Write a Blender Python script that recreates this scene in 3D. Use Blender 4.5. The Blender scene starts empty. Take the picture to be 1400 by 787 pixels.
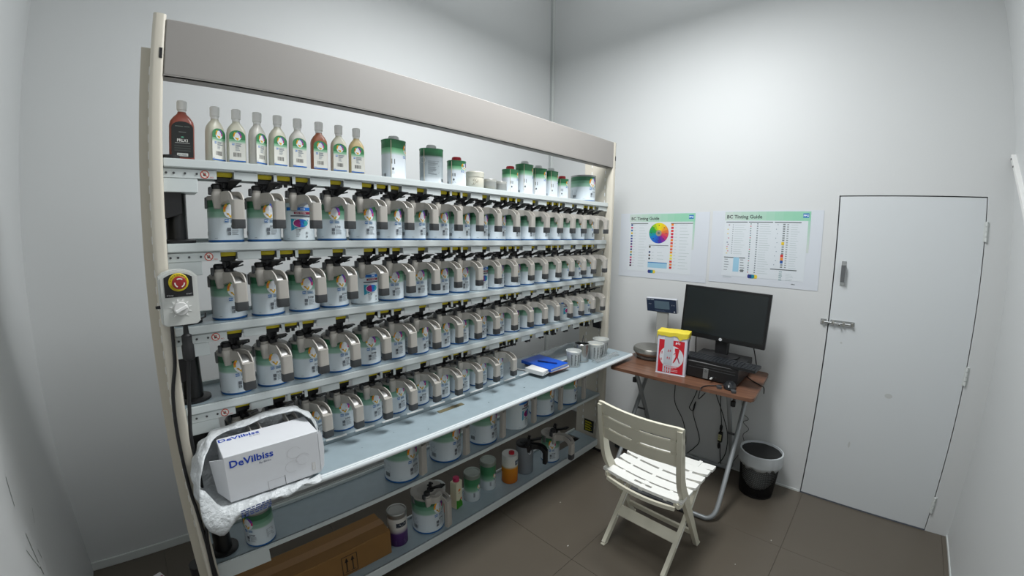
import bpy, bmesh, math, random
from mathutils import Vector, Matrix
random.seed(7)
sc = bpy.context.scene
COL = sc.collection
PI = math.pi

# ------------------------------------------------------------------ camera
# room frame: wall_back is y=0, wall_right is x=0, floor z=0; metres
CAM = (-2.825, -2.349, 1.5763)
PITCH, ROLL, YAW = 82.3785, 0.6788, -44.91
A1, A2, A3, A4 = 1.318, -0.205, -0.2399, 0.1556       # lens: angle = A1 r + A2 r2 + ..., r = half-width 1
cam = bpy.data.cameras.new('camera')
cam_o = bpy.data.objects.new('camera', cam); COL.objects.link(cam_o)
cam.type = 'PANO'
cam.panorama_type = 'FISHEYE_LENS_POLYNOMIAL'
cam.sensor_fit = 'HORIZONTAL'
cam.sensor_width = 36.0
cam.sensor_height = 36.0 * 787 / 1400
cam.fisheye_fov = math.radians(200)
cam.fisheye_polynomial_k0 = 0.0
cam.fisheye_polynomial_k1 = -A1 / 18
cam.fisheye_polynomial_k2 = -A2 / 18 ** 2
cam.fisheye_polynomial_k3 = -A3 / 18 ** 3
cam.fisheye_polynomial_k4 = -A4 / 18 ** 4
cam.clip_start = 0.02
Rm = (Matrix.Rotation(math.radians(YAW), 4, 'Z') @ Matrix.Rotation(math.radians(PITCH), 4, 'X')
      @ Matrix.Rotation(math.radians(ROLL), 4, 'Z'))
cam_o.matrix_world = Matrix.Translation(CAM) @ Rm
sc.camera = cam_o

# ------------------------------------------------------------------ light
world = bpy.data.worlds.new('world'); sc.world = world
world.use_nodes = True
world.node_tree.nodes['Background'].inputs[0].default_value = (0.75, 0.85, 1, 1)
world.node_tree.nodes['Background'].inputs[1].default_value = 0.05
def area_light(name, loc, sx, sy, power, color=(1, 1, 1), rot=(0, 0, 0)):
    l = bpy.data.lights.new(name, 'AREA'); l.shape = 'RECTANGLE'; l.size = sx; l.size_y = sy
    l.energy = power; l.color = color
    o = bpy.data.objects.new(name, l); COL.objects.link(o); o.location = loc; o.rotation_euler = rot
    return o
CEIL = 3.76
# a suspended batten over the desk side of the room, out of the picture: light downwards and some on to the ceiling
LAMP = (-1.42, -1.40, 3.08)
area_light('pendant_batten_down', LAMP, 0.9, 0.5, 55, (0.97, 0.99, 1.0))
area_light('pendant_batten_up', (LAMP[0], LAMP[1], LAMP[2] + 0.03), 0.9, 0.5, 18, (0.97, 0.99, 1.0), (PI, 0, 0))
area_light('second_batten_down', (-2.25, -2.45, 3.2), 0.6, 0.3, 3.5, (0.97, 0.99, 1.0))
sc.view_settings.view_transform = 'Standard'
sc.view_settings.look = 'None'
sc.view_settings.gamma = 1.0
sc.view_settings.use_curve_mapping = False
sc.view_settings.exposure = 0.0

# ------------------------------------------------------------------ materials
def lin(c):
    return tuple((v / 255 / 12.92) if v / 255 <= 0.04045 else ((v / 255 + 0.055) / 1.055) ** 2.4 for v in c)
MATS = {}
def mat(name, rgb, rough=0.5, metal=0.0, noise=None, bump=None, spec=None, alpha=None, trans=None, emit=None, coat=None):
    """rgb in sRGB 0-255. noise=(scale, amount) colour variation; bump=(scale, strength)."""
    if name in MATS: return MATS[name]
    m = bpy.data.materials.new(name); m.use_nodes = True
    nt = m.node_tree; b = nt.nodes['Principled BSDF']
    c = lin(rgb)
    b.inputs['Base Color'].default_value = (*c, 1)
    b.inputs['Roughness'].default_value = rough
    b.inputs['Metallic'].default_value = metal
    if spec is not None: b.inputs['Specular IOR Level'].default_value = spec
    if alpha is not None: b.inputs['Alpha'].default_value = alpha
    if trans is not None: b.inputs['Transmission Weight'].default_value = trans
    if coat is not None: b.inputs['Coat Weight'].default_value = coat
    if emit is not None:
        b.inputs['Emission Color'].default_value = (*c, 1); b.inputs['Emission Strength'].default_value = emit
    if noise or bump:
        tc = nt.nodes.new('ShaderNodeTexCoord')
    if noise:
        n = nt.nodes.new('ShaderNodeTexNoise'); n.inputs['Scale'].default_value = noise[0]; n.inputs['Detail'].default_value = 5
        nt.links.new(tc.outputs['Object'], n.inputs['Vector'])
        mx = nt.nodes.new('ShaderNodeMix'); mx.data_type = 'RGBA'
        k = noise[1]
        mx.inputs['A'].default_value = (*[v * (1 - k) for v in c], 1)
        mx.inputs['B'].default_value = (*[min(1, v * (1 + k)) for v in c], 1)
        nt.links.new(n.outputs['Fac'], mx.inputs['Factor']); nt.links.new(mx.outputs['Result'], b.inputs['Base Color'])
    if bump:
        n2 = nt.nodes.new('ShaderNodeTexNoise'); n2.inputs['Scale'].default_value = bump[0]; n2.inputs['Detail'].default_value = 4
        nt.links.new(tc.outputs['Object'], n2.inputs['Vector'])
        bp = nt.nodes.new('ShaderNodeBump'); bp.inputs['Strength'].default_value = bump[1]; bp.inputs['Distance'].default_value = 0.01
        nt.links.new(n2.outputs['Fac'], bp.inputs['Height']); nt.links.new(bp.outputs['Normal'], b.inputs['Normal'])
    MATS[name] = m
    return m
def ramp_mat(name, stops, axis='Z', rough=0.4, metal_from=None, metal_to=None):
    """flat printed bands along a local axis: stops = [(pos_m, rgb)], linear between."""
    if name in MATS: return MATS[name]
    m = bpy.data.materials.new(name); m.use_nodes = True
    nt = m.node_tree; b = nt.nodes['Principled BSDF']
    tc = nt.nodes.new('ShaderNodeTexCoord'); sp = nt.nodes.new('ShaderNodeSeparateXYZ')
    nt.links.new(tc.outputs['Object'], sp.inputs[0])
    lo, hi = stops[0][0], stops[-1][0]
    mr = nt.nodes.new('ShaderNodeMapRange'); mr.inputs['From Min'].default_value = lo; mr.inputs['From Max'].default_value = hi
    nt.links.new(sp.outputs[axis], mr.inputs['Value'])
    cr = nt.nodes.new('ShaderNodeValToRGB'); el = cr.color_ramp.elements
    while len(el) > 1: el.remove(el[0])
    for i, (p, rgb) in enumerate(stops):
        t = (p - lo) / (hi - lo)
        e = el[0] if i == 0 else el.new(t)
        e.position = t; e.color = (*lin(rgb), 1)
    nt.links.new(mr.outputs[0], cr.inputs[0]); nt.links.new(cr.outputs[0], b.inputs['Base Color'])
    b.inputs['Roughness'].default_value = rough
    if metal_from is not None:
        gt = nt.nodes.new('ShaderNodeMath'); gt.operation = 'GREATER_THAN'; gt.inputs[1].default_value = metal_from
        nt.links.new(sp.outputs[axis], gt.inputs[0]); nt.links.new(gt.outputs[0], b.inputs['Metallic'])
    MATS[name] = m
    return m
def print_mat():
    m = bpy.data.materials.new('print_ink'); m.use_nodes = True
    nt = m.node_tree; b = nt.nodes['Principled BSDF']
    a = nt.nodes.new('ShaderNodeVertexColor'); a.layer_name = 'Col'
    nt.links.new(a.outputs['Color'], b.inputs['Base Color']); b.inputs['Roughness'].default_value = 0.4
    MATS['print'] = m
    return m
PRINT = print_mat()

WALL = mat('white_wall_paint', (205, 207, 207), 0.55, noise=(1.3, 0.02), bump=(60, 0.02))
RACK = mat('cream_rack_enamel', (206, 200, 186), 0.42, noise=(6, 0.02))
HEADER = mat('grey_header_enamel', (146, 142, 138), 0.45, noise=(6, 0.02))
SHELF = mat('pale_grey_shelf_steel', (206, 213, 213), 0.4, noise=(8, 0.03))
SHELFTOP = mat('bluish_shelf_top', (148, 163, 170), 0.30, noise=(22, 0.10))
BLACK = mat('black_plastic', (22, 22, 24), 0.45)
DARK = mat('dark_grey_plastic', (66, 68, 70), 0.5)
LID = mat('warm_grey_plastic', (176, 172, 165), 0.42)
METAL = mat('bare_tin', (190, 192, 192), 0.22, 1.0)
STEEL = mat('brushed_steel', (176, 174, 168), 0.32, 1.0, noise=(40, 0.1))
YELLOW = mat('yellow_pad', (214, 196, 20), 0.5)
WHITE = mat('white_plastic', (232, 232, 230), 0.4)
GREEN = mat('green_label', (48, 118, 72), 0.4)
RED = mat('red_cap', (180, 28, 44), 0.4)
GREYP = mat('control_grey', (196, 198, 194), 0.42)

# ------------------------------------------------------------------ mesh helpers
class MB:
    """collects shapes into one bmesh; materials by slot"""
    def __init__(s):
        s.bm = bmesh.new(); s.mats = []
    def slot(s, m):
        if m not in s.mats: s.mats.append(m)
        return s.mats.index(m)
    def face(s, pts, m=None):
        vs = [s.bm.verts.new(p) for p in pts]
        f = s.bm.faces.new(vs)
        if m is not None: f.material_index = s.slot(m)
        return f
    def grid(s, rows, m, closed_u=False, cap0=False, cap1=False):
        V = [[s.bm.verts.new(p) for p in r] for r in rows]
        mi = s.slot(m); n = len(V[0])
        for a, b in zip(V, V[1:]):
            for j in range(n if closed_u else n - 1):
                k = (j + 1) % n
                s.bm.faces.new((a[j], a[k], b[k], b[j])).material_index = mi
        if cap0: s.bm.faces.new(V[0][::-1]).material_index = mi
        if cap1: s.bm.faces.new(V[-1]).material_index = mi
        return V
    def box(s, lo, hi, m, M=None, bevel=0.0, seg=1):
        x0, y0, z0 = lo; x1, y1, z1 = hi
        P = [(x0, y0, z0), (x1, y0, z0), (x1, y1, z0), (x0, y1, z0), (x0, y0, z1), (x1, y0, z1), (x1, y1, z1), (x0, y1, z1)]
        if M is not None: P = [M @ Vector(p) for p in P]
        vs = [s.bm.verts.new(p) for p in P]
        mi = s.slot(m); fs = []
        for q in ((3, 2, 1, 0), (4, 5, 6, 7), (0, 1, 5, 4), (1, 2, 6, 5), (2, 3, 7, 6), (3, 0, 4, 7)):
            f = s.bm.faces.new([vs[i] for i in q]); f.material_index = mi; fs.append(f)
        if bevel:
            es = list({e for f in fs for e in f.edges})
            bmesh.ops.bevel(s.bm, geom=es, offset=bevel, segments=seg, affect='EDGES', material=-1)
    def lathe(s, prof, m, seg=24, c=(0, 0, 0), M=None, sx=1, sy=1):
        rows = []
        for r, z in prof:
            r = max(r, 1e-5)
            row = [Vector((c[0] + sx * r * math.cos(2 * PI * i / seg), c[1] + sy * r * math.sin(2 * PI * i / seg), c[2] + z)) for i in range(seg)]
            if M is not None: row = [M @ p for p in row]
            rows.append(row)
        s.grid(rows, m, True, cap0=True, cap1=True)
    def prism(s, pts, z0, z1, m, M=None):
        """2D outline (ccw) extruded z0..z1"""
        rows = [[Vector((x, y, z)) for x, y in pts] for z in (z0, z1)]
        if M is not None: rows = [[M @ p for p in r] for r in rows]
        s.grid(rows, m, True, True, True)
    def loft(s, rows, m, closed=True):
        s.grid(rows, m, closed, True, True)
    def sweep(s, path, prof, m, up=Vector((0, 0, 1)), caps=True):
        path = [Vector(p) for p in path]; rows = []
        for i, p in enumerate(path):
            t = (path[min(i + 1, len(path) - 1)] - path[max(i - 1, 0)]).normalized()
            side = t.cross(up)
            side = side.normalized() if side.length > 1e-6 else Vector((1, 0, 0))
            nrm = side.cross(t).normalized()
            rows.append([p + side * a + nrm * b for a, b in prof])
        s.grid(rows, m, True, caps, caps)
    def tube(s, path, r, m, seg=8):
        path = [Vector(p) for p in path]; rows = []
        up = Vector((0.123, 0.456, 0.88)).normalized()
        prev = None
        for i, p in enumerate(path):
            t = (path[min(i + 1, len(path) - 1)] - path[max(i - 1, 0)]).normalized()
            if prev is None:
                a = t.cross(up)
                if a.length < 1e-3: a = t.cross(Vector((1, 0, 0)))
                a.normalize()
            else:
                a = (prev - t * prev.dot(t)).normalized()
            prev = a; b = t.cross(a)
            rows.append([p + (a * math.cos(2 * PI * k / seg) + b * math.sin(2 * PI * k / seg)) * r for k in range(seg)])
        s.grid(rows, m, True, True, True)
    def mesh(s, name, smooth=0.6):
        bmesh.ops.recalc_face_normals(s.bm, faces=s.bm.faces)
        me = bpy.data.meshes.new(name); s.bm.to_mesh(me); s.bm.free()
        for m in s.mats: me.materials.append(m)
        if smooth:
            me.shade_smooth(); me.set_sharp_from_angle(angle=smooth)
        return me
def obj(name, me, parent=None, loc=None, rot=None, scale=None):
    o = bpy.data.objects.new(name, me); COL.objects.link(o)
    if parent: o.parent = parent
    if name.endswith(('_print', 'lettering', '_mark', 'sign', 'sticker', 'logo', 'scribble', 'dial_scale')): o['kind'] = 'stuff'
    if loc: o.location = loc
    if rot: o.rotation_euler = rot
    if scale: o.scale = scale
    return o
def bld(name, mb, parent=None, loc=None, rot=None, smooth=0.6):
    return obj(name, mb.mesh(name, smooth), parent, loc, rot)
def tag(o, label, cat, group=None, kind=None):
    o['label'] = label; o['category'] = cat
    if group: o['group'] = group
    if kind: o['kind'] = kind
    return o
def thing(name, label, cat, loc=(0, 0, 0), rz=0, group=None):
    o = bpy.data.objects.new(name, None); COL.objects.link(o)
    o.empty_display_size = 0.05
    o.location = loc; o.rotation_euler = (0, 0, rz)
    return tag(o, label, cat, group)
def struct(o, label=None, cat=None):
    o['kind'] = 'structure'
    if label: o['label'] = label
    if cat: o['category'] = cat
    return o
def clone(root, loc, rz, label, group=None):
    r = root.copy(); COL.objects.link(r); r.location = loc; r.rotation_euler = (0, 0, rz); r['label'] = label
    if group: r['group'] = group
    for ch in list(root.children):
        c = ch.copy(); COL.objects.link(c); c.parent = r
        for g in ch.children:
            d = g.copy(); COL.objects.link(d); d.parent = c
    return r
def catmull(pts, n=6):
    pts = [Vector(p) for p in pts]; out = []
    for i in range(len(pts) - 1):
        p0, p1, p2, p3 = pts[max(i - 1, 0)], pts[i], pts[i + 1], pts[min(i + 2, len(pts) - 1)]
        for k in range(n):
            t = k / n
            out.append(0.5 * ((2 * p1) + (p2 - p0) * t + (2 * p0 - 5 * p1 + 4 * p2 - p3) * t * t + (3 * p1 - p0 - 3 * p2 + p3) * t ** 3))
    out.append(pts[-1]); return out
def rrect(w, d, r, n=4):
    """rounded rectangle outline, ccw, centred"""
    out = []
    for cx, cy, a0 in ((w / 2 - r, d / 2 - r, 0), (-w / 2 + r, d / 2 - r, PI / 2), (-w / 2 + r, -d / 2 + r, PI), (w / 2 - r, -d / 2 + r, 1.5 * PI)):
        for k in range(n + 1):
            a = a0 + PI / 2 * k / n; out.append((cx + r * math.cos(a), cy + r * math.sin(a)))
    return out

# flat print: coloured patches in (u,v) metres, laid on a surface by a mapping
_txt = {}
def text_tris(s, bold=False):
    if s in _txt: return _txt[s]
    cu = bpy.data.curves.new('t', 'FONT'); cu.body = s; cu.size = 1.0; cu.resolution_u = 2
    if bold: cu.offset = 0.022
    o = bpy.data.objects.new('t', cu); COL.objects.link(o)
    dg = bpy.context.evaluated_depsgraph_get(); dg.update()
    me = bpy.data.meshes.new_from_object(o.evaluated_get(dg))
    V = [(v.co.x, v.co.y) for v in me.vertices]; F = [tuple(p.vertices) for p in me.polygons]
    bpy.data.objects.remove(o); bpy.data.curves.remove(cu); bpy.data.meshes.remove(me)
    x0 = min(v[0] for v in V); x1 = max(v[0] for v in V)
    _txt[s] = (V, F, x0, x1)
    return _txt[s]
class Print:
    def __init__(s): s.V = []; s.F = []; s.C = []; s.n = 0
    def poly(s, pts, rgb, lift=0):
        i = len(s.V); s.V += [(x, y, lift) for x, y in pts]; s.F.append(tuple(range(i, i + len(pts)))); s.C.append(lin(rgb))
    def rect(s, x0, y0, x1, y1, rgb, lift=0, nx=1):
        for k in range(nx):
            a = x0 + (x1 - x0) * k / nx; b = x0 + (x1 - x0) * (k + 1) / nx
            s.poly([(a, y0), (b, y0), (b, y1), (a, y1)], rgb, lift)
    def ellipse(s, cx, cy, rx, ry, rgb, lift=0, a0=0, a1=360, n=24, r0=0.0):
        for k in range(n):
            t0 = math.radians(a0 + (a1 - a0) * k / n); t1 = math.radians(a0 + (a1 - a0) * (k + 1) / n)
            c0, s0, c1, s1 = math.cos(t0), math.sin(t0), math.cos(t1), math.sin(t1)
            if r0 > 0:
                s.poly([(cx + rx * r0 * c0, cy + ry * r0 * s0), (cx + rx * c0, cy + ry * s0), (cx + rx * c1, cy + ry * s1), (cx + rx * r0 * c1, cy + ry * r0 * s1)], rgb, lift)
            else:
                s.poly([(cx, cy), (cx + rx * c0, cy + ry * s0), (cx + rx * c1, cy + ry * s1)], rgb, lift)
    def text(s, x, y, h, body, rgb, lift=0, w=None, bold=False, skew=0):
        V, F, x0, x1 = text_tris(body, bold)
        k = h / 0.7; kx = k if w is None else w / max(x1 - x0, 1e-6)
        for f in F:
            s.poly([(x + (V[i][0] - x0) * kx, y + V[i][1] * k) for i in f], rgb, lift)
    def lines(s, x, y, w, n, pitch, h, rgb, lift=0, jit=0.4):
        for k in range(n):
            s.rect(x, y - k * pitch, x + w * (1 - jit * random.random()), y - k * pitch + h, rgb, lift)
    def bars(s, x, y, w, h, rgb, lift=0, n=9):
        for k in range(n):
            a = x + w * (k + 0.15 * random.random()) / n
            s.rect(a, y, a + w / n * random.uniform(0.3, 0.75), y + h, rgb, lift)
    def mesh(s, name, fn):
        me = bpy.data.meshes.new(name)
        me.from_pydata([fn(*v) for v in s.V], [], s.F)
        ca = me.color_attributes.new('Col', 'FLOAT_COLOR', 'CORNER')
        i = 0
        for f, c in zip(s.F, s.C):
            for _ in f:
                ca.data[i].color = (*c, 1); i += 1
        me.materials.append(PRINT); me.update()
        return me
def on_cyl(R, front=-PI / 2):
    return lambda u, v, l: ((R + 0.0004 + l) * math.cos(front + u / R), (R + 0.0004 + l) * math.sin(front + u / R), v)
def on_plane(o, ux, uy):
    o, ux, uy = Vector(o), Vector(ux).normalized(), Vector(uy).normalized(); n = ux.cross(uy)
    return lambda u, v, l: tuple(o + ux * u + uy * v + n * (0.0006 + l))
def on_outline(line, k=1.0):
    """wraps (u, v) round a closed ccw outline; u = 0 at the front middle (most negative y, x = 0), growing to +x"""
    pts = [Vector((x * k, y * k)) for x, y in line]; n = len(pts)
    seg = [(pts[(i + 1) % n] - pts[i]).length for i in range(n)]; tot = sum(seg)
    acc = 0; s0 = 0
    for i in range(n):
        a, b = pts[i], pts[(i + 1) % n]
        if a.y < 0 and b.y < 0 and a.x <= 0 <= b.x and b.x > a.x: s0 = acc + seg[i] * (-a.x) / (b.x - a.x)
        acc += seg[i]
    def fn(u, v, l):
        s = (s0 + u) % tot; i = 0
        while i < n - 1 and s > seg[i]: s -= seg[i]; i += 1
        a, b = pts[i], pts[(i + 1) % n]; p = a.lerp(b, s / max(seg[i], 1e-9)); t = (b - a).normalized()
        return (p.x + t.y * (0.0006 + l), p.y - t.x * (0.0006 + l), v)
    return fn
L1, L2, L3 = 0.0002, 0.0004, 0.0006
INK = (60, 66, 74); BLUE = (18, 108, 176); GREYTXT = (140, 148, 154)
def logo_ppg(P, x, y, s, lift=0):
    P.rect(x, y, x + s * 1.25, y + s, (20, 106, 178), lift)
    P.text(x + s * 0.10, y + s * 0.27, s * 0.46, 'PPG', (235, 242, 246), lift + 0.0002, w=s * 1.05, bold=True)
def emblem(P, cx, cy, rx, ry, lift=0):
    """white oval with colour splashes: yellow-orange on one side, violet on the other"""
    P.ellipse(cx, cy, rx, ry, (224, 228, 232), lift, n=28)
    l = lift + 0.0002
    P.ellipse(cx, cy, rx, ry, (228, 176, 30), l, 125, 195, 8, 0.66)
    P.ellipse(cx, cy, rx, ry, (232, 120, 40), l, 150, 176, 4, 0.72)
    P.ellipse(cx, cy, rx, ry, (78, 150, 70), l, 92, 125, 5, 0.74)
    P.ellipse(cx, cy, rx, ry, (120, 60, 160), l, 8, 66, 8, 0.60)
    P.ellipse(cx, cy, rx, ry, (206, 50, 120), l, -22, 10, 5, 0.66)
    P.ellipse(cx, cy, rx, ry, (60, 90, 180), l, 66, 90, 4, 0.72)
    P.poly([(cx - rx * 0.42, cy - ry * 0.38), (cx + rx * 0.30, cy - ry * 0.42), (cx + rx * 0.34, cy - ry * 0.62), (cx + rx * 0.05, cy - ry * 0.98), (cx - rx * 0.2, cy - ry * 0.76)], (224, 178, 24), l)
    P.poly([(cx - rx * 0.62, cy - ry * 0.32), (cx - rx * 0.28, cy - ry * 0.40), (cx - rx * 0.1, cy - ry * 0.66), (cx - rx * 0.4, cy - ry * 0.62)], (196, 150, 40), l)
    P.poly([(cx + rx * 0.12, cy + ry * 0.1), (cx + rx * 0.36, cy + ry * 0.3), (cx + rx * 0.3, cy - ry * 0.2)], (206, 214, 224), l)
CODES = ['D740', 'D742', 'D744', 'D746', 'D748', 'D750']
def green_label(R, H, code, k=1.0):
    """print of a green-topped tin: emblem, square logo, code, code bars, small text"""
    P = Print(); hz = H / 0.141
    emblem(P, 0.003 * k, 0.1015 * hz, 0.0210 * k, 0.0255 * hz)
    logo_ppg(P, -0.015 * k, 0.0635 * hz, 0.0096 * k)
    P.lines(0.002 * k, 0.0705 * hz, 0.024 * k, 3, 0.0034 * hz, 0.0019, (84, 124, 160))
    P.text(0.003 * k, 0.0475 * hz, 0.0068 * k, code, INK, bold=True)
    P.bars(-0.009 * k, 0.0225 * hz, 0.011 * k, 0.010 * hz, INK, n=6)
    P.rect(-0.009 * k, 0.0345 * hz, 0.002 * k, 0.0455 * hz, (96, 102, 110))
    P.lines(0.005 * k, 0.0415 * hz, 0.024 * k, 6, 0.0036 * hz, 0.0014, GREYTXT)
    P.lines(-0.048 * k, 0.0125 * hz, 0.012 * k, 1, 0.002, 0.0012, GREYTXT)
    # back of the label
    P.bars(-0.100 * k, 0.02 * hz, 0.020 * k, 0.014 * hz, INK, n=8)
    P.lines(-0.110 * k, 0.060 * hz, 0.035 * k, 7, 0.004 * hz, 0.0014, GREYTXT)
    P.lines(0.065 * k, 0.060 * hz, 0.035 * k, 9, 0.004 * hz, 0.0014, GREYTXT)
    return P.mesh('label_print', on_cyl(R))
def blue_label(R, H, code, k=1.0, u0=0.0):
    P = Print(); hz = H / 0.141
    P.rect(u0 - 0.045 * k, 0.106 * hz, u0 + 0.045 * k, 0.117 * hz, (24, 110, 196), nx=12)
    P.text(u0 + 0.004 * k, 0.1085 * hz, 0.0062 * k, 'PPG', (235, 242, 246), L1, bold=True)
    P.rect(u0 - 0.018 * k, 0.0935 * hz, u0 + 0.040 * k, 0.1015 * hz, (126, 28, 56), nx=8)
    P.text(u0 - 0.012 * k, 0.095 * hz, 0.0052 * k, 'DELTRON', (226, 220, 226), L1)
    P.rect(u0 - 0.030 * k, 0.085 * hz, u0 + 0.040 * k, 0.0895 * hz, (70, 76, 92), nx=8)
    P.poly([(u0 - 0.029 * k, 0.078 * hz), (u0 - 0.004 * k, 0.076 * hz), (u0 - 0.004 * k, 0.046 * hz), (u0 - 0.029 * k, 0.036 * hz)], (22, 146, 178))
    P.poly([(u0 - 0.004 * k, 0.076 * hz), (u0 + 0.030 * k, 0.074 * hz), (u0 + 0.030 * k, 0.058 * hz), (u0 - 0.004 * k, 0.046 * hz)], (40, 164, 200))
    P.ellipse(u0 + 0.004 * k, 0.062 * hz, 0.0265 * k, 0.0165 * hz, (230, 234, 238), L1)
    P.ellipse(u0 + 0.004 * k, 0.062 * hz, 0.024 * k, 0.0145 * hz, (36, 104, 190), L2)
    P.ellipse(u0 + 0.004 * k, 0.062 * hz, 0.024 * k, 0.0145 * hz, (150, 32, 110), L3, 105, 262, 12, 0.2)
    P.ellipse(u0 + 0.004 * k, 0.062 * hz, 0.024 * k, 0.0145 * hz, (44, 160, 170), L3, -50, 40, 8, 0.45)
    P.text(u0 - 0.013 * k, 0.036 * hz, 0.0052 * k, code, INK, bold=True)
    P.lines(u0 - 0.013 * k, 0.032 * hz, 0.014 * k, 6, 0.0036 * hz, 0.0013, GREYTXT)
    P.bars(u0 + 0.020 * k, 0.024 * hz, 0.008 * k, 0.008 * hz, INK, n=5); P.bars(u0 + 0.020 * k, 0.012 * hz, 0.007 * k, 0.006 * hz, INK, n=5)
    P.lines(u0 - 0.046 * k, 0.008 * hz, 0.012 * k, 1, 0.002, 0.0012, GREYTXT)
    return P.mesh('label_print', on_cyl(R))

# ================================================================== THE ROOM
XC, YD = -3.3212, -2.9703
DY1, DY2, DH = -2.1369, -2.8484, 1.84
T = 0.08
def wall(name, lo, hi, label):
    b = MB(); b.box(lo, hi, WALL); return struct(bld(name, b), label, 'wall')
wall('wall_back', (XC - T, 0, 0), (T, T, CEIL), 'white painted wall behind the paint rack')
wall_l = wall('wall_left', (XC - T, YD - T, 0), (XC, 0, CEIL), 'white painted wall with scuff marks beside the rack')
wall('wall_front', (XC, YD - T, 0), (T, YD, CEIL), 'white painted wall beside the door hinges')
b = MB()   # wall with the door opening
b.box((0, DY1, 0), (T, 0, CEIL), WALL); b.box((0, YD, 0), (T, DY2, CEIL), WALL); b.box((0, DY2, DH), (T, DY1, CEIL), WALL)
struct(bld('wall_right', b), 'white painted wall carrying the posters and the door', 'wall')
b = MB(); b.box((0.07, DY2 - 0.05, -0.02), (0.085, DY1 + 0.05, DH + 0.05), BLACK)  # black sheet added behind the door, painting the shade in its gap
struct(bld('door_gap_shade', b), 'black sheet added to shade the door gap', 'trim')
b = MB(); b.box((XC, YD, CEIL), (0, 0, CEIL + T), WALL)
struct(bld('ceiling', b), 'white ceiling', 'ceiling')

# floor: large tiles with fine joints
FLOORM = mat('grey_brown_floor_tile', (92, 85, 75), 0.32, noise=(2.2, 0.10), bump=(30, 0.015))
GROUT = mat('floor_joint', (78, 73, 65), 0.8)
b = MB(); b.box((XC, YD, -0.06), (0, 0, -0.0035), GROUT)
floor = struct(bld('floor', b), 'grey brown polished floor tiles', 'floor')
ys_ = [YD, -2.94, -2.155, -1.37, -0.585, 0.0]; xs_ = [XC, -2.98, -2.195, -1.41, -0.625, 0.0]
for i in range(5):
    for j in range(5):
        x0, x1, y0, y1 = xs_[i] + 0.0007, xs_[i + 1] - 0.0007, ys_[j] + 0.0007, ys_[j + 1] - 0.0007
        b = MB(); b.box((x0, y0, -0.01), (x1, y1, 0.0), FLOORM, bevel=0.0004)
        bld('tile', b, floor)
# skirting
SKIRT = mat('skirting_paint', (206, 210, 208), 0.5)
b = MB(); b.box((XC, -0.010, 0.0), (0, 0, 0.045), SKIRT, bevel=0.002); struct(bld('baseboard_back', b), 'low white skirting under the wall behind the rack', 'skirting')
b = MB(); b.box((-0.006, DY1 + 0.006, 0.0), (0, -0.012, 0.012), SKIRT); struct(bld('baseboard_right', b), 'thin skirting strip beside the door', 'skirting')
b = MB(); b.box((XC, YD, 0.0), (-0.001, YD + 0.006, 0.012), SKIRT); struct(bld('baseboard_front', b), 'thin skirting strip along the wall by the door hinges', 'skirting')
# corner strip
b = MB(); b.box((-0.042, -0.012, 0.0), (-0.026, 0, CEIL), mat('grey_corner_strip', (176, 180, 180), 0.5)); b.box((-0.026, -0.016, 0), (0, 0, CEIL), SKIRT, bevel=0.002)
struct(bld('trim_2', b), 'grey vertical corner strip between the two white walls', 'trim')

# scuffs on the left wall
P = Print()
for (y0, z0, y1, z1, w, c) in [(-0.767, 0.90, -0.773, 0.805, 0.004, (70, 84, 74)), (-0.76, 0.70, -0.745, 0.58, 0.004, (84, 100, 84)), (-0.60, 0.70, -0.63, 0.66, 0.003, (120, 128, 120)),
                               (-0.813, 0.674, -0.75, 0.56, 0.003, (96, 112, 96)), (-0.70, 0.60, -0.69, 0.56, 0.003, (90, 96, 92)), (-0.745, 0.563, -0.74, 0.53, 0.005, (60, 66, 62))]:
    P.poly([(y0, z0), (y0 + w, z0), (y1 + w, z1), (y1, z1)], c)
me = P.mesh('scuff_print', lambda u, v, l: (XC + 0.0008, u, v)); obj('scuff_mark', me, wall_l)

# conduit on the wall by the door hinges
b = MB(); b.sweep([(-0.012, YD + 0.012, 2.04), (-0.20, YD + 0.012, 1.845), (-0.62, YD + 0.012, 1.42)], [(-0.012, -0.012), (0.012, -0.012), (0.012, 0.012), (-0.012, 0.012)], WHITE, up=Vector((0, 1, 0)))
t = thing('cable_trunking', 'thin white cable trunking slanting down the wall beyond the door hinges', 'trunking')
bld('cover', b, t)
for q in (0.08, 0.3):
    c = MB(); p = Vector((-0.012, YD + 0.018, 2.04)).lerp(Vector((-0.20, YD + 0.018, 1.845)), q); c.box(p - Vector((0.004, 0.006, 0.004)), p + Vector((0.004, 0.009, 0.004)), DARK); bld('screw', c, t)

# door
DOORM = mat('white_door_laminate', (207, 211, 213), 0.42, noise=(2, 0.015))
g = 0.006
b = MB(); b.box((0.0, DY2 + g * 0.7, 0.008), (0.035, DY1 - g, DH - g), DOORM, bevel=0.001)
door = struct(bld('door_1', b), 'plain white flush door with bolt latch and small pull handle', 'door')
def strap_box(b, lo, hi, m, bev=0.001): b.box(lo, hi, m, bevel=bev)
b = MB()
yh = -2.188
strap_box(b, (-0.004, yh - 0.012, 1.445), (0, yh + 0.012, 1.470), METAL); strap_box(b, (-0.004, yh - 0.012, 1.330), (0, yh + 0.012, 1.355), METAL)
b.box((-0.028, yh - 0.011, 1.352), (-0.022, yh + 0.011, 1.448), mat('handle_grey', (120, 122, 124), 0.3, 0.7), bevel=0.002)
b.box((-0.026, yh - 0.010, 1.440), (0, yh + 0.010, 1.448), METAL); b.box((-0.026, yh - 0.010, 1.352), (0, yh + 0.010, 1.360), METAL)
bld('door_handle', b, door)
b = MB()
strap_box(b, (-0.004, -2.275, 1.095), (0, -2.150, 1.128), METAL); strap_box(b, (-0.004, -2.128, 1.095), (0, -2.098, 1.128), METAL)
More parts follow.
